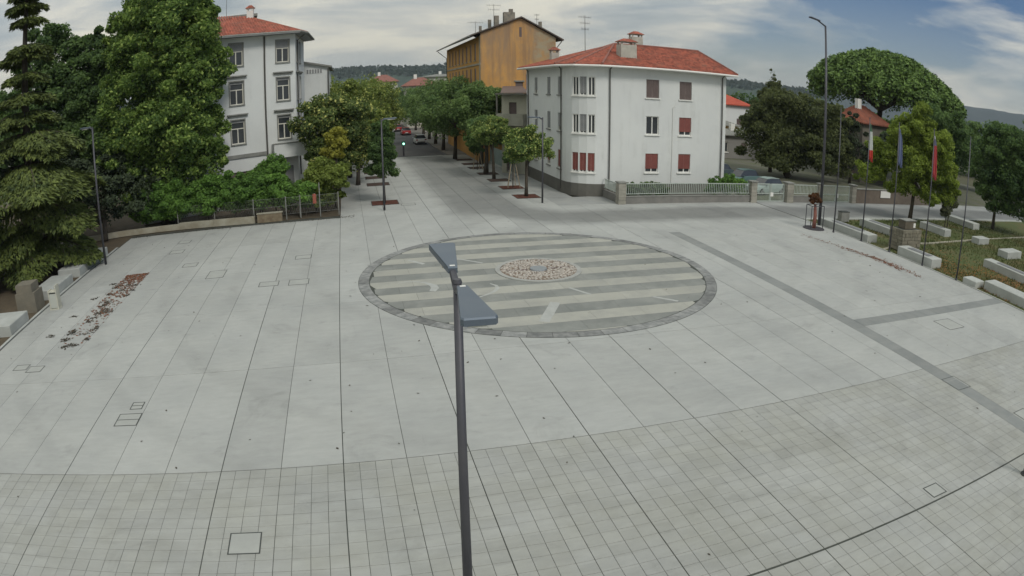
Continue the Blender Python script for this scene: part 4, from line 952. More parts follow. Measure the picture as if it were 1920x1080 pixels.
# the wood that covers the ridge
P = []; B_, A, H = HB
for a, h in zip(np.repeat(A, 26), np.repeat(H, 26)):
    t = rng.uniform(.45, 1); d = 1500 - 500 * (1 - t); a2 = a + rng.normal() * .004; P.append((d * math.sin(a2), d * math.cos(a2), h * math.sin(t * math.pi / 2) ** 1.2 + rng.uniform(-3, 1.5)))
P = np.array(P); P = np.repeat(P, 5, 0) + rng.normal(size=(len(P) * 5, 3)) * np.array([5, 5, 2.0])
o = quads_mesh('hill_wood', leaf_cards(P, np.tile([0, -1.0, .3], (len(P), 1)), 9.0, .6, 1.0), L_wood); tag(o, 'dark wood covering the ridge behind the town', 'wood', kind='stuff')

# ================================================================ TREES
ct = empty('linden_tree', (-14, 50, 0), 'huge green broadleaf tree reaching above the frame beside the tall white building', 'tree')
lobes = [(-13.9, 50.3, 15.8, 4.3, 3.6, 4.2), (-15.6, 49.9, 11.8, 3.4, 3, 3.4), (-11.2, 50.9, 11.0, 3.1, 3, 3.6), (-13.6, 49.3, 7.6, 4.3, 3.2, 3.4), (-10.8, 50.4, 6.3, 2.5, 2.4, 3.0), (-16.9, 48.9, 7.0, 2.7, 2.4, 3.0), (-13.5, 49.0, 12.0, 3.2, 2.6, 3.0), (-10.7, 50.6, 14.6, 2.4, 2.2, 2.8), (-16.8, 50.2, 15.2, 2.2, 2.2, 2.8), (-13.2, 49.4, 4.2, 3.6, 2.0, 2.6), (-16.6, 48.9, 4.0, 2.4, 1.8, 2.6), (-10.4, 50.0, 4.0, 2.0, 1.6, 2.2)]
trunk(ct, (-14, 50, 0), (-13.9, 50.3, 13), .42, [(l[0], l[1], l[2]) for l in lobes]); crown(ct, lobes, 90000, .25, L_linden, 34, .27, .3)
tree('broadleaf_tree', 'dark green rounded tree between the cedar tip and the huge tree', 'tree', (-26.5, 55, 0), [(-26.6, 54, 14.2, 3.0, 3, 4.4), (-24.6, 54.4, 10.0, 3.4, 3, 3.8), (-28.5, 53, 9.0, 3.2, 3, 4.0), (-26.6, 53, 5.5, 3.4, 2.6, 3.6)], 30000, .30, L_dark, .35)
tree('broadleaf_tree', 'dark green tree with twin tops just behind the huge tree', 'tree', (-22.5, 55.5, 0), [(-22.9, 55.5, 14.0, 2.4, 2.4, 3.9), (-21.2, 55.8, 13.0, 2.0, 2.2, 4.2), (-21.8, 54.5, 8.5, 3.4, 3, 4.2), (-24, 54, 6.0, 3, 3, 3.2), (-20.2, 54.5, 12.0, 2.2, 2.2, 3.6), (-19.8, 53.5, 6.0, 2.6, 2.4, 3.4)], 36000, .30, L_dark, .35)
tree('broadleaf_tree', 'shaded tree at the far left edge behind the cedar', 'tree', (-33, 52, 0), [(-32.5, 52, 10.0, 3.6, 3, 4.6), (-30, 50.5, 6.5, 3.6, 3, 4.0), (-35, 50, 8, 3.5, 3, 4)], 13000, .32, L_dark, .35)

def cedar(name, label, base, H, levels, m, seed, spread, droop=.35, az0=None, needles=170, size=.32, up=.1):
    r = np.random.default_rng(seed); t = empty(name, base, label, 'tree'); bx, by = base[0], base[1]
    b = MB(); b.tube([(bx, by, 0), (bx + .1, by, H * .4), (bx, by, H)], [.42, .3, .05], 10); b.build('trunk', M_bark, t, smooth=True)
    Vs = []
    for k in range(levels):
        z = 2.6 + (H - 3.0) * (k + r.uniform(-.5, .5)) / levels; L = spread * float(np.interp(z, [2, 6, 9, 11, 13, 16, 19, 23], [.8, 1, .75, .45, .32, .30, .2, .08]))
        n = 5
        for q in range(n):
            a = 2 * math.pi * (q + r.uniform(-.3, .3)) / n + k * 1.1; l = L * r.uniform(.55, 1.15); d = np.array([math.cos(a), math.sin(a), 0])
            P0 = np.array([bx, by, z]); ts = np.linspace(0, 1, 5); pts = [P0 + d * l * s_ + np.array([0, 0, up * l * s_ - droop * l * s_ ** 2.2]) for s_ in ts]
            br = MB(); br.tube([tuple(p) for p in pts], [.09, .07, .05, .035, .015], 5, caps=False); br.build('branch', M_bark, t)
            m_ = int(needles * l / 3); s_ = r.uniform(.12, 1.03, m_) ** .75; w = (.42 * l * np.sin(np.clip(s_, 0, 1) * math.pi * .85 + .18) + .12)
            side = r.uniform(-1, 1, m_); nrm_ = np.array([-d[1], d[0], 0])
            C = P0 + d * (l * s_)[:, None] + np.array([0, 0, 1.0]) * (up * l * s_ - droop * l * s_ ** 2.2 - .22 * np.abs(side) ** 1.6 * w * 1.1 + r.normal(size=m_) * .05)[:, None] + nrm_ * (side * w)[:, None]
            # each tuft: an elongated drooping card pair
            dirn = d * .55 + nrm_ * (side * .75)[:, None]; dirn = dirn + np.stack([r.normal(size=m_) * .25, r.normal(size=m_) * .25, -r.uniform(.05, .95, m_)], 1)
            dirn /= np.linalg.norm(dirn, axis=1, keepdims=True); sl_ = (size * r.uniform(.7, 1.4, m_))[:, None]
            cr = np.cross(dirn, r.normal(size=(m_, 3)) * .35 + np.array([0, 0, 1.0])); cr /= np.linalg.norm(cr, axis=1, keepdims=True)
            Vs.append(np.stack([C, C + dirn * sl_ * .5 + cr * sl_ * .24, C + dirn * sl_ * 1.25, C + dirn * sl_ * .5 - cr * sl_ * .24], 1))
    quads_mesh('crown', np.concatenate(Vs), m, t)
    return t
cedar('cedar_tree', 'big cedar with layered drooping boughs hanging over the garden edge', (-21.0, 39.2, 0), 22.5, 17, L_cedar, 3, 6.2, .38, needles=900, size=.28)
cedar('cedar_tree', 'dark cedar at the left frame edge behind the benches', (-25.5, 35, 0), 17, 9, L_ceddk, 5, 6.0, .3, needles=420, size=.42)
tree('evergreen_bush', 'dark evergreen mass under the cedar beside the leafy hedge', 'bush', (-18.4, 46.4, 0), [(-18.8, 47.6, 3.4, 3.3, 1.8, 3.2), (-22.5, 47.5, 3.8, 3.2, 2, 3.6), (-15.8, 48.3, 3.0, 2.4, 1.6, 2.7)], 17000, .22, L_ceddk, .2)
# hedge and shrubs behind the low wall
def bush(label, lobes, n, size, m, cat='shrub', name='shrub', group=None, clumps=26):
    t = empty(name, (lobes[0][0], lobes[0][1], 0), label, cat, group)
    b = MB()
    for l in lobes: b = MB(); b.tube([(l[0], l[1], 0), (l[0] + .1, l[1], l[2])], [.06, .03], 5); b.build('stem', M_bark, t)
    crown(t, lobes, n, size, m, clumps, .34, .4, 'foliage', zmin=.05); return t
bush('long leafy green hedge spilling over the low curved wall', [(-15.4, 48.5, 1.8, 1.8, 1.2, 1.6), (-12.8, 48.5, 1.9, 2.0, 1.3, 1.7), (-10.2, 48.5, 1.95, 2.0, 1.3, 1.7), (-8.0, 48.4, 1.95, 1.9, 1.3, 1.65), (-6.1, 48.4, 1.85, 1.7, 1.2, 1.55), (-4.4, 48.4, 1.8, 1.4, 1.1, 1.4), (-2.6, 48.5, 1.5, 1.3, 1.0, 1.2)], 40000, .19, L_hedge, 'hedge', 'hedge')
bush('rounded green shrub before the white building, above the hedge', [(-5.1, 50.6, 3.3, 1.15, 1.1, 1.25), (-6.2, 50.5, 2.6, 1.3, 1.1, 1.2)], 5500, .17, L_hedge)
bush('dark green shrub behind the chain-link fence', [(-3.8, 48.9, 1.4, 1.5, 1.0, 1.3), (-1.9, 49.3, 1.3, 1.3, 1.0, 1.2)], 7000, .17, L_dark)
bush('yellow-green shrub beside the pavement corner and fence post', [(-.9, 49.1, 2.7, 1.7, 1.3, 1.1), (-1.8, 48.9, 2.1, 1.1, 1, 1.0), (-.1, 49.0, 2.4, .9, 1, .9), (-1.0, 49.0, 1.2, 1.2, .8, 1.0)], 12000, .17, leafmat('lime_leaves', (.10, .14, .03), (.30, .37, .08)))
tree('magnolia_tree', 'broad magnolia dotted with yellow leaves next to the white building', 'tree', (-.9, 53.5, 0), [(-1.3, 53.8, 5.8, 2.4, 2.0, 2.7), (.9, 54.6, 6.3, 2.2, 2.0, 2.4), (-.9, 52.8, 3.6, 2.1, 1.6, 1.9), (1.5, 55.5, 4.0, 2.0, 1.6, 2.4)], 19000, .22, L_magn, .22, clumps=30)
tree('yellowing_tree', 'small bright yellow tree in front of the dark magnolia', 'tree', (-.4, 50.6, 0), [(-.2, 51.2, 5.2, .95, .9, 1.0), (-.5, 51.0, 4.3, .9, .8, .8)], 2600, .17, leafmat('bright_yellow_leaves', (.20, .21, .03), (.46, .44, .08)), .08, clumps=16)
tg = 'trees on the garden side of the street'
for k, (x, y, h, rr_, mm, lab) in enumerate([(1.6, 62, 7.6, 2.3, L_yell, 'olive tree over the second pit on the garden side'), (.9, 68, 9.8, 2.9, L_yell, 'tall olive tree over the third pit on the garden side'), (2.2, 76, 10.0, 3.2, L_yell, 'wide olive tree over the fifth pit, tallest of its row'),
        (4.4, 92, 10.0, 3.5, L_yell, 'olive tree just past the kerb on the asphalt street'), (5.6, 108, 9.2, 3.5, L_yell, 'yellowish tree level with the parked white car'), (6.6, 128, 9.0, 3.8, L_yell, 'yellowish tree beyond the white car, nearest the red cars'), (-2.5, 84, 10.8, 3.6, L_yell, 'large olive tree behind the garden row, before the low orange house')]):
    tree('street_tree', lab, 'tree', (x, y, 0), [(x, y, h - rr_ * .9, rr_, rr_, rr_ * .95), (x + rr_ * .45, y + .6, h - rr_ * 1.5, rr_ * .8, rr_ * .8, rr_ * .8), (x - rr_ * .5, y, h - rr_ * 1.7, rr_ * .75, rr_ * .7, rr_ * .9), (x, y - .5, h - rr_ * 2.0, rr_ * .8, rr_ * .7, rr_ * .6)], 8500, .26, mm, .18, tg)
t = tree('columnar_tree', 'narrow upright dark tree in the near left street pit', 'tree', (3.45, 51.1, 0), [(3.45, 51.1, 5.4, .8, .8, 1.3), (3.45, 51.1, 4.0, 1.15, 1.1, 1.6), (3.45, 51.1, 2.9, 1.1, 1.1, 1.2)], 15000, .14, L_dark, .10, bend=.02, clumps=34)
# round trees and stakes on the house side
tr = 'trees on the house side of the street'
tree('round_tree', 'lollipop round tree in the near right pit by the corner house', 'tree', (14.75, 50.6, 0), [(14.75, 50.6, 4.1, 1.75, 1.6, 1.35), (14.0, 50.5, 3.5, 1.1, 1.1, .95), (15.9, 50.7, 3.7, 1.0, 1.0, .95)], 10000, .16, L_round, .13, tr, 30, bend=.05)
tree('round_tree', 'smaller round tree just behind the nearest lollipop tree', 'tree', (14.5, 61.2, 0), [(14.3, 61.2, 4.7, 1.75, 1.6, 1.25), (13.9, 61.2, 3.9, 1.2, 1.1, .8)], 8000, .17, L_round, .14, tr, 28, bend=.05)
for (x, y, lab, hgt) in ((14.9, 55.5, 'thin young tree held by four slanting stakes, second pit', 3.4), (14.4, 68.8, 'thin young tree held by slanting stakes in the middle pit', 2.9)):
    t = empty('staked_tree', (x, y, 0), lab, 'tree', tr)
    b = MB(); b.tube([(x, y, 0), (x, y, hgt)], [.05, .03], 7); b.build('trunk', M_bark, t)
    for dx, dy in ((-.55, -.4), (.55, -.4), (.35, .5), (-.35, .5)): b = MB(); b.tube([(x + dx, y + dy, 0), (x + dx * .35, y + dy * .35, 2.1)], .035, 6); b.build('stake', M_wood, t)
    crown(t, [(x - .1, y, hgt - .6, .75, .7, .95)], 1800, .15, L_dark, 16)
for k, (x, y, h, rr_, lab) in enumerate([(14.5, 64.9, 5.9, 1.6, 'dark stout street tree behind the staked one'), (13.9, 80.2, 10.0, 3.9, 'largest street tree with forked trunk by the last pits'), (15.8, 73.5, 9.4, 2.9, 'dense tree pressed against the largest street tree'), (14.2, 92, 9.8, 3.7, 'street tree just beyond the kerb on the asphalt'),
        (14.6, 103, 10.0, 3.9, 'street tree beside the parked white car'), (15.0, 114, 9.8, 3.8, 'street tree past the white car'), (15.4, 126, 9.0, 3.1, 'farther street tree of the right row'), (15.4, 140, 9.2, 3.3, 'farthest street tree of the right row')]):
    tree('street_tree', lab, 'tree', (x, y, 0), [(x, y, h - rr_ * .85, rr_, rr_, rr_ * .85), (x - rr_ * .45, y, h - rr_ * 1.35, rr_ * .75, rr_ * .8, rr_ * .75), (x + rr_ * .5, y, h - rr_ * 1.4, rr_ * .75, rr_ * .8, rr_ * .75)], 10500 if k in (1, 2) else 6500, .24 if k in (1, 2) else .27, L_street, .22, tr, 28)
# far street greenery
for k, (x, y, h, lab) in enumerate([(9.5, 168, 10.5, 'bushy tree closing the view at the street end'), (3, 150, 9.5, 'bushy tree left of the street end'), (-3, 125, 10, 'pale green tree behind the row, left of the street'), (15.5, 160, 8.5, 'low tree before the faded red roof')]):
    tree('far_tree', lab, 'tree', (x, y, 0), [(x, y, h - 3.5, 4.5, 4, 3.8), (x + 3, y, h - 4.5, 3.2, 3, 3)], 4000, .45, L_street if k else L_yell, .25, 'trees at the far end of the street')
# right side
def spread(cx, cy, p, rows):
    """lobes laid out along the plan direction p: rows of (offset, z, r, rz)"""
    return [(cx + p[0] * a, cy + p[1] * a, z, r, r * .85, rz) for a, z, r, rz in rows]
tree('olive_bush', 'large dark olive-brown bush tree beside the parked cars', 'tree', (49.5, 61, 0), spread(49.5, 61, (.78, -.62), [(-3.6, 4.4, 3.0, 4.0), (-1.0, 6.6, 3.2, 3.9), (2.2, 6.0, 3.2, 4.2), (5.0, 5.6, 3.0, 4.0), (0, 3.0, 4.2, 3.0), (4.4, 3.0, 3.2, 2.8)]), 42000, .28, L_brown, .35, clumps=34)
tree('conifer', 'thin dark conifer tip rising over the olive-brown bush', 'tree', (49.9, 65.5, 0), spread(49.9, 65.5, (.8, -.6), [(0, 11.3, .6, 1.7), (.1, 9.7, 1.5, 1.8), (1.4, 8.8, 1.5, 1.4), (3.6, 8.6, 1.4, 1.6), (-1.2, 8.6, 1.4, 1.5)]), 6500, .2, L_brown, .2, clumps=20)
tree('cypress_shrub', 'near-black tall shrub before the dark villa', 'shrub', (57.6, 58.5, 0), spread(57.6, 58.5, (.71, -.70), [(0, 4.6, 1.4, 4.4), (-2.0, 4.8, 1.6, 4.6), (2.2, 3.2, 1.4, 3.1), (4.2, 3.8, 1.3, 3.7)]), 17000, .22, L_ceddk, .15)
t = empty('stone_pine', (73, 68.5, 0), 'huge umbrella pine with flat domed crown above the park', 'tree')
b = MB(); hub = (73.4, 68.5, 9.6); b.tube([(71.2, 67.5, -.1), (72.0, 68.0, 4.2), hub], [.62, .5, .42], 12)
for k in range(16):
    a = 2 * math.pi * k / 16; b.tube([hub, (hub[0] + 4.0 * math.cos(a), 68.5 + 4.0 * math.sin(a), 12.0), (hub[0] + 9.0 * math.cos(a), 68.5 + 9.0 * math.sin(a), 13.8)], [.28, .17, .05], 6, caps=False)
b.build('trunk', M_bark, t, smooth=True)
nP = 130000; rr_ = np.sqrt(rng.uniform(0, 1, nP)); a = rng.uniform(0, 2 * math.pi, nP)
kc = 420; cr_ = np.sqrt(rng.uniform(0, 1, kc)); ca_ = rng.uniform(0, 2 * math.pi, kc); Rp = 12.0
CCx, CCy = cr_ * Rp * np.cos(ca_), cr_ * Rp * np.sin(ca_); dome = 18.7 - 5.6 * cr_ ** 2.3 + rng.normal(size=kc) * .16 - (CCx - CCy) * .05
idx = rng.integers(0, kc, nP); gg = rng.normal(size=(nP, 3)); gg /= np.linalg.norm(gg, axis=1, keepdims=True); gg[:, 2] = np.where(rng.uniform(size=nP) < .7, np.abs(gg[:, 2]), gg[:, 2])
sz = rng.uniform(.7, 1.25, kc)[idx][:, None]
Pp = np.stack([74.0 + CCx[idx], 67.2 + CCy[idx], dome[idx] - 1.3], 1) + gg * sz * np.array([1.25, 1.25, 1.15]) * rng.uniform(.5, 1, nP)[:, None] ** .5
lowk = int(nP * .34); Pp[:lowk, 2] -= rng.uniform(0, 3.0, lowk) * (1 - cr_[idx[:lowk]] * .3)
quads_mesh('crown', leaf_cards(Pp, gg, .30, .6, 1.7), L_pine, t)
mt = tree('maple_tree', 'yellow-green spreading maple standing on the park lawn', 'tree', (46.2, 38.0, 0), spread(46.4, 38.2, (.64, -.77), [(.4, 8.6, 1.7, 1.9), (-1.2, 7.2, 1.8, 1.7), (2.0, 6.9, 1.9, 1.8), (-2.4, 5.0, 1.8, 1.4), (3.0, 4.6, 1.7, 1.6), (.3, 5.0, 2.4, 1.8), (-4.3, 3.6, 1.7, 1.2), (-3.4, 5.6, 1.5, 1.2), (3.6, 2.9, 1.3, 1.2), (-1.0, 3.0, 1.9, 1.2), (1.6, 2.7, 1.7, 1.2)]), 40000, .19, L_maple, .17, clumps=30, nl=12)
bush('little magnolia with pale spotted leaves under the maple', [(49.6, 35.8, 2.2, .9, .8, 1.0), (48.9, 35.6, 1.5, .7, .7, .8)], 2200, .17, leafmat('pale_spotted_leaves', (.08, .10, .05), (.26, .27, .16)), clumps=14)
tree('dark_tree', 'dark dense tree at the right frame edge of the park', 'tree', (57.8, 35.3, 0), spread(58.4, 34.6, (.52, -.85), [(-1.0, 7.8, 2.2, 2.6), (1.6, 7.6, 2.6, 2.6), (-2.3, 4.6, 2.0, 2.4), (.5, 4.6, 2.8, 2.6), (3.4, 5.2, 2.6, 3.0), (-.6, 2.6, 2.2, 1.5), (2.2, 2.6, 2.2, 1.5)]), 36000, .22, L_dark, .16, clumps=34)
tree('dark_tree', 'round dark tree behind the right edge tree, along the road', 'tree', (88, 56, 0), spread(90, 57, (.52, -.85), [(-3.5, 6.5, 3.8, 4.0), (1.0, 7.0, 4.2, 4.2), (6.0, 7.5, 4.2, 4.4)]), 17000, .36, L_street, .25, clumps=30)
tree('park_tree', 'big leafy tree under the umbrella pine, behind the maple', 'tree', (66, 53, 0), spread(67, 54, (.63, -.78), [(-3.4, 4.6, 2.8, 3.8), (-.5, 6.4, 3.2, 4.2), (2.6, 7.2, 3.2, 4.2), (5.6, 6.2, 2.8, 4.0), (1.0, 3.2, 4.5, 2.8)]), 36000, .28, L_dark, .25, clumps=30)
for k, (x, y, w, lab) in enumerate([(112, 84, 10, 'far round tree under the distant hills'), (128, 76, 11, 'far tree at the right end of the skyline'), (64, 104, 9, 'far tree behind the red-roofed white house'), (82, 104, 10, 'far dark tree behind the conifer tip'), (98, 96, 10, 'far tree behind the umbrella pine')]):
    tree('far_tree', lab, 'tree', (x, y, 0), spread(x, y, (.7, -.7), [(0, 5.5, w * .7, 4.2), (7, 5.0, w * .6, 4.0), (-7, 4.6, w * .6, 3.6)]), 6000, .5, L_dark, .3, 'far trees beyond the park')

bush('trimmed dark hedge behind the west part of the pale railing', [(22.2, 46.9, .8, .9, .5, .7), (23.6, 46.9, .8, .9, .5, .7), (24.9, 46.9, .8, .8, .5, .65)], 3500, .12, L_dark, 'hedge', 'hedge')
bush('light green hedge topping the east part of the pale railing', [(30.0, 46.9, 1.1, .9, .6, .85), (31.4, 46.9, 1.2, 1.0, .6, .95), (32.6, 46.9, 1.1, .8, .6, .9)], 4500, .13, L_hedge, 'hedge', 'hedge')
# ================================================================ LOW WALL, GARDEN FENCE, BENCHES
t = empty('low_wall', (-14, 47.5, 0), 'low curved beige concrete wall edging the leafy garden', 'wall')
wl = [(-24.5, 44.2), (-22.5, 45.6), (-19.8, 46.8), (-17, 47.35), (-14.2, 47.45), (-12.3, 47.4), (-9.5, 47.2), (-6.3, 46.95)]
for (p, q) in zip(wl[:-1], wl[1:]):
    d = Vector((q[0] - p[0], q[1] - p[1])); L = d.length; d.normalize(); c = ((p[0] + q[0]) / 2, (p[1] + q[1]) / 2)
    b = MB(); b.obox(c, (d.x, d.y), (-d.y, d.x), L / 2 - .008, .16, 0, .48 if p[0] > -12.6 else .40); b.build('block', mat('wall_block', (.40, .38, .30), (.28, .25, .18), .9, .85, rnd=.08, bump=.3), t)
t = empty('stone_block', (-5.2, 46.9, 0), 'mossy brown stone block at the end of the low curved wall', 'stone block')
b = MB(); b.box(-6.1, -4.25, 46.75, 47.1, 0, .62); b.build('block', mat('mossy_stone', (.16, .12, .08), (.24, .20, .13), 2.5, .95, bump=.6), t); b = MB(); b.box(-6.15, -4.2, 46.72, 47.13, .622, .68); b.build('cap', M_beige, t)
t = empty('chain_link_fence', (-2, 47.2, 0), 'thin chain-link fence with metal posts before the garden shrubs', 'fence')
fx = [(-12.5, 47.8), (-9.5, 47.6), (-6.4, 47.3), (-3.95, 47.15), (-2.9, 47.3), (-1.45, 47.25), (-.1, 47.4)]
for k, (x, y) in enumerate(fx): b = MB(); b.cyl(x, y, 0, 2.5 if k == 5 else 1.7, .035, .035, 8); b.build('post', M_stone, t)
b = MB()
for (p, q) in zip(fx[:-1], fx[1:]):
    for z in (.4, 1.0, 1.6): b.tube([(*p, z), (*q, z)], .008, 4, False)
    L = math.dist(p, q); n = int(L / .12)
    for k in range(n): u = k / n; x, y = p[0] + (q[0] - p[0]) * u, p[1] + (q[1] - p[1]) * u; x2, y2 = p[0] + (q[0] - p[0]) * min(u + .3 / L, 1), p[1] + (q[1] - p[1]) * min(u + .3 / L, 1); b.tube([(x, y, .4), (x2, y2, 1.6)], .003, 3, False); b.tube([(x2, y2, .4), (x, y, 1.6)], .003, 3, False)
tag(b.build('wire_netting', M_stone, t), kind='stuff')
t = empty('no_entry_sign', (-1.8, 47.6, 0), 'small faded red notice hanging on the garden fence post', 'sign'); b = MB(); b.box(-1.95, -1.7, 47.2, 47.22, 1.0, 1.7); b.build('panel', mat('faded_red', (.34, .10, .07), (.26, .09, .06), 5, .8), t)
b = MB(); b.box(-1.85, -1.8, 47.22, 47.26, 1.0, 1.75); b.build('backing', M_stone, t)
t = empty('clothes_dryer', (-2.9, 47.5, 0), 'metal post with spread slanting arms behind the garden fence', 'post')
b = MB(); b.cyl(-3.0, 47.9, 0, 2.0, .03, .03, 8); b.build('post', M_stone, t)
for dx, dz in ((-.8, .45), (.9, .75), (.55, 0.02), (-.6, -.05)): b = MB(); b.tube([(-3.0, 47.9, 1.0), (-3.0 + dx, 47.9, 1.0 + dz)], .014, 6); b.build('arm', M_stone, t)

def bench(x0, x1, y0, y1, h, label, recess=True, group='concrete block benches in the park'):
    t = empty('concrete_bench', ((x0 + x1) / 2, (y0 + y1) / 2, 0), label, 'bench', group)
    b = MB(); c = .03; b.box(x0, x1, y0, y1, -.1, h - c, bottom=False); b.f = [f for i, f in enumerate(b.f) if i]; n = len(b.v)
    b.v += [(x0 + c, y0 + c, h), (x1 - c, y0 + c, h), (x1 - c, y1 - c, h), (x0 + c, y1 - c, h)]; b.f += [(n, n + 1, n + 2, n + 3)] + [(4 + i, 4 + (i + 1) % 4, n + (i + 1) % 4, n + i) for i in range(4)]
    b.build('block', M_conc, t)
    if recess: b = MB(); w = (x1 - x0) * .25; l = (y1 - y0) * .2; b.box(x0 + w, x1 - w, y0 + l, y1 - l, h + .002, h + .035); b.build('seat_slats', mat('grey_slats', (.16, .165, .17), (.2, .2, .2), 3, .8), t)
    return t
bench(33.95, 35.0, 31.7, 37.2, .5, 'long pale bench nearest the young tree in its guard')
bench(34.0, 35.15, 25.3, 28.6, .55, 'pale bench with dark inlaid seat right behind the fourth flagpole')
bench(38.3, 39.3, 32.8, 37.0, .5, 'pale bench behind the stone monument, towards the road')
bench(45.4, 46.4, 32.9, 36.0, .5, 'pale bench in the shade of the maple')
bench(53.6, 54.8, 35.2, 39.0, .5, 'long pale slab bench at the road kerb right of the maple', False)
bench(47.4, 49.2, 30.2, 31.1, .45, 'short pale block bench on the lawn before the dark tree', False)
bench(46.0, 48.6, 26.0, 27.1, .5, 'short pale block bench at the right edge beyond the path', False)
bench(40.3, 41.4, 19.5, 24.9, .5, 'long bench at the right frame edge on the orange leaves')
bench(34.5, 35.8, 14.5, 20.9, .5, 'long pale block along the plaza edge at the right frame side', False)
bench(33.85, 34.9, 21.2, 22.3, .35, 'low beige stone slab between flagpole and long pale block', False)
bench(-18.4, -16.35, 26.2, 28.4, .5, 'pale concrete cube seat at the left frame edge', False, 'concrete benches by the garden')
bench(-17.9, -16.35, 31.8, 35.0, .5, 'pale bench behind the white litter bin', False, 'concrete benches by the garden')
bench(-18.0, -16.35, 36.2, 41.6, .5, 'long pale bench under the cedar beside the lamp post', False, 'concrete benches by the garden')
# monuments
t = empty('stone_monument', (36.1, 29.7, 0), 'squat rubble stone monument with a bronze-brown top box by the flagpoles', 'monument'); r3 = random.Random(4)
b = MB(); b.box(35.05, 37.15, 29.2, 30.4, -.1, 1.42); b.build('core', M_grout, t)
Mrub = mat('rubble_stone', (.17, .16, .12), (.22, .20, .15), 3, .95, rnd=.18, bump=.6)
for row in range(6):
    z0 = row * .24; x = 35.0
    while x < 37.15: w = r3.uniform(.22, .42); w = min(w, 37.2 - x); b = MB(); e = r3.uniform(0, .05); b.box(x + .01, x + w - .01, 29.12 - e, 29.3, z0 + .01, z0 + .23); b.build('stone', Mrub, t); x += w
    y = 29.2
    while y < 30.4: w = min(r3.uniform(.25, .42), 30.45 - y); b = MB(); e = r3.uniform(0, .05); b.box(34.98 - e, 35.1, y + .01, y + w - .01, z0 + .01, z0 + .23); b.build('stone', Mrub, t); y += w
b = MB(); b.box(35.5, 36.7, 29.4, 30.1, 1.45, 2.0); b.build('top_box', mat('dark_bronze', (.10, .085, .06), (.14, .12, .09), 2, .6), t); b = MB(); b.box(35.45, 36.75, 29.35, 30.15, 2.002, 2.05); b.build('lid', M_stone, t)
b = MB(); b.box(36.42, 36.66, 29.36, 29.398, 1.55, 1.85); b.build('plaque', M_trim, t)
t = empty('stone_monument', (-17.0, 30.2, 0), 'brown stone block pedestal behind the white litter bin', 'monument')
b = MB(); b.box(-17.8, -16.45, 29.7, 30.8, -.1, 1.0); b.build('base', mat('brown_pedestal', (.15, .14, .11), (.19, .17, .13), 2, .95, bump=.5), t); b = MB(); b.box(-17.7, -16.6, 29.75, 30.7, 1.002, 1.45); b.build('top_block', MATS['brown_pedestal'], t)
# bins
t = empty('litter_bin', (-15.2, 29.9, 0), 'white open-framed litter bin on the plaza edge', 'litter bin')
Mbin = mat('cream_metal', (.50, .49, .40), (.42, .41, .34), 3, .6); x, y = -15.25, 29.9
b = MB(); b.box(x - .28, x - .22, y - .22, y + .22, 0, 1.0); b.box(x + .22, x + .28, y - .22, y + .22, 0, 1.25); b.build('side_panel', Mbin, t)
b = MB(); b.box(x - .22, x + .22, y - .2, y - .16, .08, .82); b.build('front_panel', mat('pale_panel', (.42, .43, .38), None, rough=.6), t)
b = MB(); b.box(x - .22, x + .22, y - .22, y + .22, .9, .95); b.build('hood', Mbin, t)
b = MB(); b.box(x - .2, x + .2, y - .14, y + .18, .1, .78); b.build('liner', M_iron, t); b = MB(); b.box(x - .3, x + .3, y - .24, y + .24, 0, .05); b.build('base', Mbin, t)
t = empty('litter_bin', (37.4, 38.2, 0), 'dark grey low litter bin on the lawn by the road', 'litter bin'); b = MB(); b.box(37.0, 37.9, 37.9, 38.4, 0, .75); b.build('body', M_stone, t); b = MB(); b.box(36.98, 37.92, 37.88, 38.42, .752, .8); b.box(37.15, 37.75, 38.0, 38.3, .8, .83); b.build('lid', M_iron, t)
# tree guard post, small traffic light
t = empty('traffic_light', (8.18, 87.2, 0), 'small green-lit traffic signal on a short post at the asphalt edge', 'traffic light')
b = MB(); b.cyl(8.18, 87.2, 0, 1.35, .12, .12, 12); b.build('post', M_pole, t); b = MB(); b.box(7.95, 8.41, 87.05, 87.3, 1.352, 1.95); b.build('signal_box', mat('dark_green', (.02, .09, .06), None, rough=.5), t)
me = bpy.data.materials.new('green_signal'); me.use_nodes = True; pb = me.node_tree.nodes['Principled BSDF']; pb.inputs['Emission Color'].default_value = (.35, 1, .72, 1); pb.inputs['Emission Strength'].default_value = 3.0
b = MB(); b.tube([(8.2, 87.04, 1.62), (8.2, 86.98, 1.62)], .13, 14); b.build('lit_lens', me, t)

# access covers: thin dark frame with the paving inlaid
COV = [(-13.56, 22.1, .75, .55, 'nearest the left frame edge, west of its twin'), (-12.7, 21.85, .8, .6, 'east twin near the left frame edge'), (-6.75, 18.2, .45, .5, 'small one above the larger double cover'), (-6.82, 17.25, .82, .8, 'double cover on the left slabs'),
       (-2.27, 11.08, .74, .76, 'square one on the near pavers'), (-10.75, 42.6, .9, .9, 'near the low curved wall, under the hedge'), (-10.6, 39.8, .95, .9, 'two slabs in front of the hedge'), (-8.8, 36.0, .9, .8, 'north-east of the red leaf strip'), (-6.7, 33.4, 1.0, 1.5, 'large one beside the leaf strip, two slabs east'),
       (-3.5, 30.7, 1.0, .8, 'west of the striped circle, on the dark joint'), (-2.0, 30.6, 1.0, .9, 'closest to the west side of the striped circle'), (-2.05, 35.5, .9, .8, 'north-west of the striped circle'), (25.88, 17.3, 1.3, 1.2, 'south of the short basalt band'), (20.45, 12.55, .85, 1.0, 'set in the long basalt band'), (21.3, 9.2, .8, 1.0, 'beside the long band at the right frame edge'),
       (14.0, 8.05, .6, .5, 'tiny one touching the diagonal wide joint'), (5.2, 49.75, 1.1, .9, 'beside the nearest garden-side tree pit'), (4.0, 12.9, .01, .01, '')]
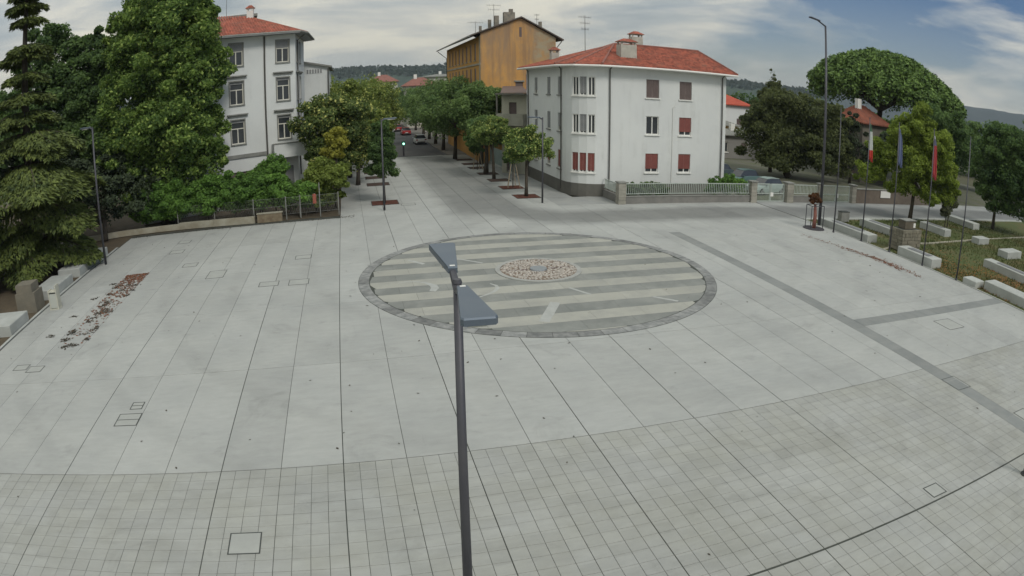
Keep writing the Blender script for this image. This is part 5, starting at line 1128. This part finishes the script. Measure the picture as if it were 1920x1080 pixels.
for (x, y, w, l, lab) in COV:
    if w < .1: continue
    t = empty('access_cover', (x, y, 0), 'thin-framed access cover flush in the paving, ' + lab, 'access cover', 'access covers in the paving')
    b = MB(); f = .03; z0, z1 = .002, .008
    for q in ((x - w / 2, x + w / 2, y - l / 2, y - l / 2 + f), (x - w / 2, x + w / 2, y + l / 2 - f, y + l / 2), (x - w / 2, x - w / 2 + f, y - l / 2 + f, y + l / 2 - f), (x + w / 2 - f, x + w / 2, y - l / 2 + f, y + l / 2 - f)): b.box(*q, z0, z1)
    if 'double' in lab: b.box(x - w / 2 + f, x + w / 2 - f, y - .015, y + .015, z0, z1)
    b.build('frame', M_iron, t)
    b = MB(); b.box(x - w / 2 + f, x + w / 2 - f, y - l / 2 + f, y + l / 2 - f, .001, .005); b.build('cover', mat('cover_infill', (.37, .375, .345), (.33, .335, .31), 2, .8), t)
for (x, y) in ((-16.8, 33),): pass

# ================================================================ CARS
def car(x, y, rz, paint, label, L=4.3, W=1.78, H=1.46, name='parked_car', group='parked cars'):
    t = empty(name, (x, y, 0), label, 'car', group, rz)
    pm = mat('paint_' + paint[0], paint[1], None, rough=.3, spec=.5)
    # side profile stations: (x along, z low, z belt/roof, half width low, half width top)
    st = [(-L / 2, .38, .72, .70, .66), (-L / 2 + .15, .25, .92, .82, .78), (-L * .30, .22, .97, .88, .84), (-.1, .22, .98, .89, .86), (L * .22, .22, .92, .89, .84), (L / 2 - .35, .24, .80, .85, .76), (L / 2 - .05, .34, .62, .74, .66)]
    b = MB(); n = len(st); k = W / 1.78
    for (sx, zl, zt, wl_, wt) in st:
        for q in ((-wl_, zl), (-wl_ * 1.02, (zl + zt) / 2), (-wt, zt), (wt, zt), (wl_ * 1.02, (zl + zt) / 2), (wl_, zl)): b.v.append((sx, q[0] * k, q[1]))
    for i in range(n - 1):
        for j in range(6): a = i * 6 + j; c = i * 6 + (j + 1) % 6; b.f.append((a, a + 6, c + 6, c))
    b.f += [(5, 4, 3, 2, 1, 0), tuple((n - 1) * 6 + j for j in range(6))]
    body = b.build('body', pm, t, world=False, smooth=False)
    bv = body.modifiers.new('round', 'BEVEL'); bv.width = .06; bv.segments = 2; bv.limit_method = 'ANGLE'
    cb = [(-L * .40, .95, .70), (-L * .30, H - .05, .58), (-.2, H, .60), (L * .10, H - .06, .58), (L * .26, .92, .70)]
    g = MB()
    for (sx, z, hw) in cb: g.v += [(sx, -hw * k * (1.15 if z > 1 else 1.2) if False else -hw * k, z), (sx, hw * k, z)]
    b = MB(); b.v = []; lowz = .93
    for (sx, z, hw) in cb: b.v += [(sx, -.80 * k, lowz), (sx, -hw * k, z), (sx, hw * k, z), (sx, .80 * k, lowz)]
    for i in range(len(cb) - 1):
        for j in range(3): a = i * 4 + j; b.f.append((a, a + 4, a + 5, a + 1))
    b.build('glasshouse', M_glass, t, world=False)
    b = MB(); 
    for sx, z, hw in cb[1:4]: b.v += [(sx, -hw * k * .98, z + .012), (sx, hw * k * .98, z + .012)]
    b.f = [(0, 2, 3, 1), (2, 4, 5, 3)]
    b.v += [(v[0], v[1], v[2] + .03) for v in b.v]; b.f += [(6, 7, 9, 8), (8, 9, 11, 10), (0, 1, 7, 6), (4, 10, 11, 5), (0, 6, 8, 2), (2, 8, 10, 4), (1, 3, 9, 7), (3, 5, 11, 9)]
    b.build('roof', pm, t, world=False)
    for sx in (-L * .31, L * .31):
        for sy in (-1, 1):
            b = MB(); b.tube([(sx, sy * (W / 2 - .2), .32), (sx, sy * (W / 2 + .0), .32)], .32, 18); w = b.build('wheel', mat('tyre', (.02, .02, .02), None, rough=.9), t, world=False)
            b = MB(); b.tube([(sx, sy * (W / 2 - .01), .32), (sx, sy * (W / 2 + .015), .32)], .2, 12); b.build('rim', mat('rim', (.35, .35, .36), None, rough=.4, metal=.7), w, world=False)
    for sy in (-1, 1):
        b = MB(); b.box(-L / 2 - .02, -L / 2 + .14, sy * .66 * k - .14, sy * .66 * k + .14, .68, .84); b.build('tail_light', mat('tail_light', (.28, .015, .012), None, rough=.3), t, world=False)
        b = MB(); b.box(L / 2 - .34, L / 2 - .06, sy * .60 * k - .15, sy * .60 * k + .15, .60, .72); b.build('headlight', mat('headlight', (.6, .6, .6), None, rough=.2), t, world=False)
        b = MB(); b.box(L * .16, L * .16 + .14, sy * .98 * k - .08, sy * .98 * k + .08, .93, 1.05); b.build('mirror', pm, t, world=False)
    b = MB(); b.box(-L / 2 - .03, -L / 2 + .1, -.62 * k, .62 * k, .32, .46); b.build('rear_bumper', M_iron, t, world=False); b = MB(); b.box(-L / 2 - .035, -L / 2 + .0, -.26, .26, .5, .61); b.build('number_plate', M_trim, t, world=False)
    return t
WHT, RED, SIL, DRK = ('white', (.72, .73, .72)), ('red', (.30, .02, .02)), ('silver', (.45, .47, .47)), ('dark', (.05, .07, .07))
car(12.4, 105.5, R(90), WHT, 'white hatchback parked at the right kerb of the asphalt street', 4.3, 1.8, 1.5)
car(12.2, 128, R(90), RED, 'dark red car parked beyond the white hatchback')
car(11.6, 141, R(90), RED, 'second red car deeper in the street')
car(9.9, 139, R(-90), WHT, 'white car facing out, left of the red cars')
car(12.4, 154, R(90), WHT, 'farthest white car at the street end')
car(8.9, 160, R(90), SIL, 'silver van-like car before the trees at the street end', 4.8, 1.9, 1.9)
car(38.4, 60.2, R(185), DRK, 'dark teal car, farthest behind the house corner', 4.3, 1.8, 1.5)
car(38.8, 55.4, R(190), ('teal', (.09, .15, .14)), 'dark green car between the two other yard cars', 4.4, 1.8, 1.55)
car(38.0, 50.2, R(190), ('pale_green_grey', (.33, .40, .37)), 'pale grey-green car right behind the double gate', 4.4, 1.8, 1.5)
for k, (x, y, c, lab) in enumerate([(79, 61, WHT, 'white car, largest of those along the far right road'), (85, 67, SIL, 'silver car in the far right road queue'), (91, 74, DRK, 'dark car in the far right road queue'), (76, 56, DRK, 'dark car nearest the dark tree on the far right road')]): car(x, y, R(50), c, lab)

# ================================================================ FALLEN LEAVES, GRASS, LITTER
def leaf_scatter(name, pts, size, m, label):
    P = np.array(pts, float); n = len(P); a = rng.uniform(0, 6.283, n); s_ = size * rng.uniform(.5, 1.4, n)
    u = np.stack([np.cos(a), np.sin(a), rng.normal(size=n) * .15], 1) * s_[:, None]; w = np.stack([-np.sin(a), np.cos(a), rng.normal(size=n) * .15], 1) * (s_ * .55)[:, None]
    V = np.stack([P - u, P - w, P + u, P + w], 1); V[:, :, 2] = np.maximum(V[:, :, 2], .004)
    return tag(quads_mesh(name, V, m), label, 'leaves', kind='stuff')
pts = []
for k in range(1000):                                             # strip of leaves lying along one slab joint, densest at its north end
    v = rng.beta(2.2, 1.6); y = 24 + 11.1 * v; x = rng.uniform(-12.65, -11.15)
    if rng.uniform() < .25 + .75 * abs(math.sin(y * 2.3 + x * 1.7)) * v: pts.append((x, y, .02))
for k in range(420): pts.append((rng.uniform(-12.6, -11.2), 35.1 - abs(rng.normal()) * 1.0, .025))
leaf_scatter('fallen_leaves', pts, .075, M_leafdry, 'rust-red fallen leaves lying in a strip on the left slabs')
pts = []
for k in range(30):
    x, y = rng.uniform(-12.6, -11.2), rng.uniform(24, 33); 
    for j in range(26): pts.append((x + rng.normal() * .13, y + rng.normal() * .10, .02))
for x, y in ((-13.6, 25.6), (-13.2, 30.9), (-13.4, 28.2), (-12.9, 33.4)):
    for j in range(25): pts.append((x + rng.normal() * .12, y + rng.normal() * .09, .02))
leaf_scatter('leaf_litter', pts, .06, M_leafdark, 'dark wet leaf clumps scattered down the left leaf strip')
pts = []
for k in range(1300):
    v = rng.uniform(); y = 34.2 - 10.6 * v + rng.normal() * .2; x = 29.7 + 1.3 * min(v * 1.6, 1) + rng.normal() * .22
    if rng.uniform() < .15 + .85 * math.exp(-((v - .62) / .22) ** 2): pts.append((x, y, .02))
leaf_scatter('fallen_leaves', pts, .065, M_leafdry, 'reddish fallen leaves in a line near the flagpoles')
pts = [(rng.uniform(-15, 33), rng.uniform(8, 46), .012) for k in range(170)] + [(rng.uniform(-15.9, 1), 46.3 + rng.normal() * .25, .02) for k in range(900)] + [(x := rng.uniform(-20, -16.4), rng.uniform(25, 46), -.02) for k in range(700)]
leaf_scatter('scattered_leaves', pts, .055, M_leafdark, 'single dark leaves blown over the plaza and along its garden edge')
pts = [(34.2 + abs(rng.normal()) * 3.0, rng.uniform(18, 29), .0) for k in range(1500)] + [(rng.uniform(38, 44), rng.uniform(17, 25), .0) for k in range(1300)]
leaf_scatter('autumn_leaves', pts, .07, mat('orange_leaves', (.30, .13, .03), (.20, .09, .03), 5, .9), 'orange autumn leaves lying on the park lawn')
pts = []
for (x0, x1, y0, y1) in (PITL[0], PITR[0], PITR[1]):
    for k in range(700): pts.append((rng.uniform(x0 + .1, x1 - .1), rng.uniform(y0 + .1, y1 - .1), .035))
leaf_scatter('bark_chips', pts, .05, M_redbark, 'red-brown bark chips filling the nearest street tree pits')
n = 26000; gx, gy_ = rng.uniform(34, 62, n), rng.uniform(14, 38.7, n)
keep = rng.uniform(size=n) < .35 + .65 * (np.sin(gx * .5) * np.cos(gy_ * .37) > -.2); gx, gy_ = gx[keep], gy_[keep]; n = len(gx)
a = rng.uniform(0, 6.283, n); hgt = rng.uniform(.05, .14, n); w = .03
base = np.stack([gx, gy_, np.full(n, -.07)], 1); d = np.stack([np.cos(a), np.sin(a), np.zeros(n)], 1)
V = np.stack([base - d * w, base + d * w, base + np.stack([rng.normal(size=n) * .04, rng.normal(size=n) * .04, hgt + .06], 1)], 1)
tag(quads_mesh('grass', V, leafmat('grass_blades', (.040, .060, .016), (.11, .125, .035), None, .4)), 'short tufty grass of the park lawn', 'grass', kind='stuff')

# ================================================================ AIR
hb = MB(); hb.box(-3400, 3400, -3400, 3400, -1.2, 150)
m = bpy.data.materials.new('air'); m.use_nodes = True; t = m.node_tree; t.nodes.clear()
o = t.nodes.new('ShaderNodeOutputMaterial'); pv = t.nodes.new('ShaderNodeVolumePrincipled'); pv.inputs['Color'].default_value = (.80, .88, 1, 1); pv.inputs['Density'].default_value = .00013; pv.inputs['Anisotropy'].default_value = .2
t.links.new(pv.outputs[0], o.inputs['Volume'])
hz_o = hb.build('haze', m); tag(hz_o, kind='stuff')
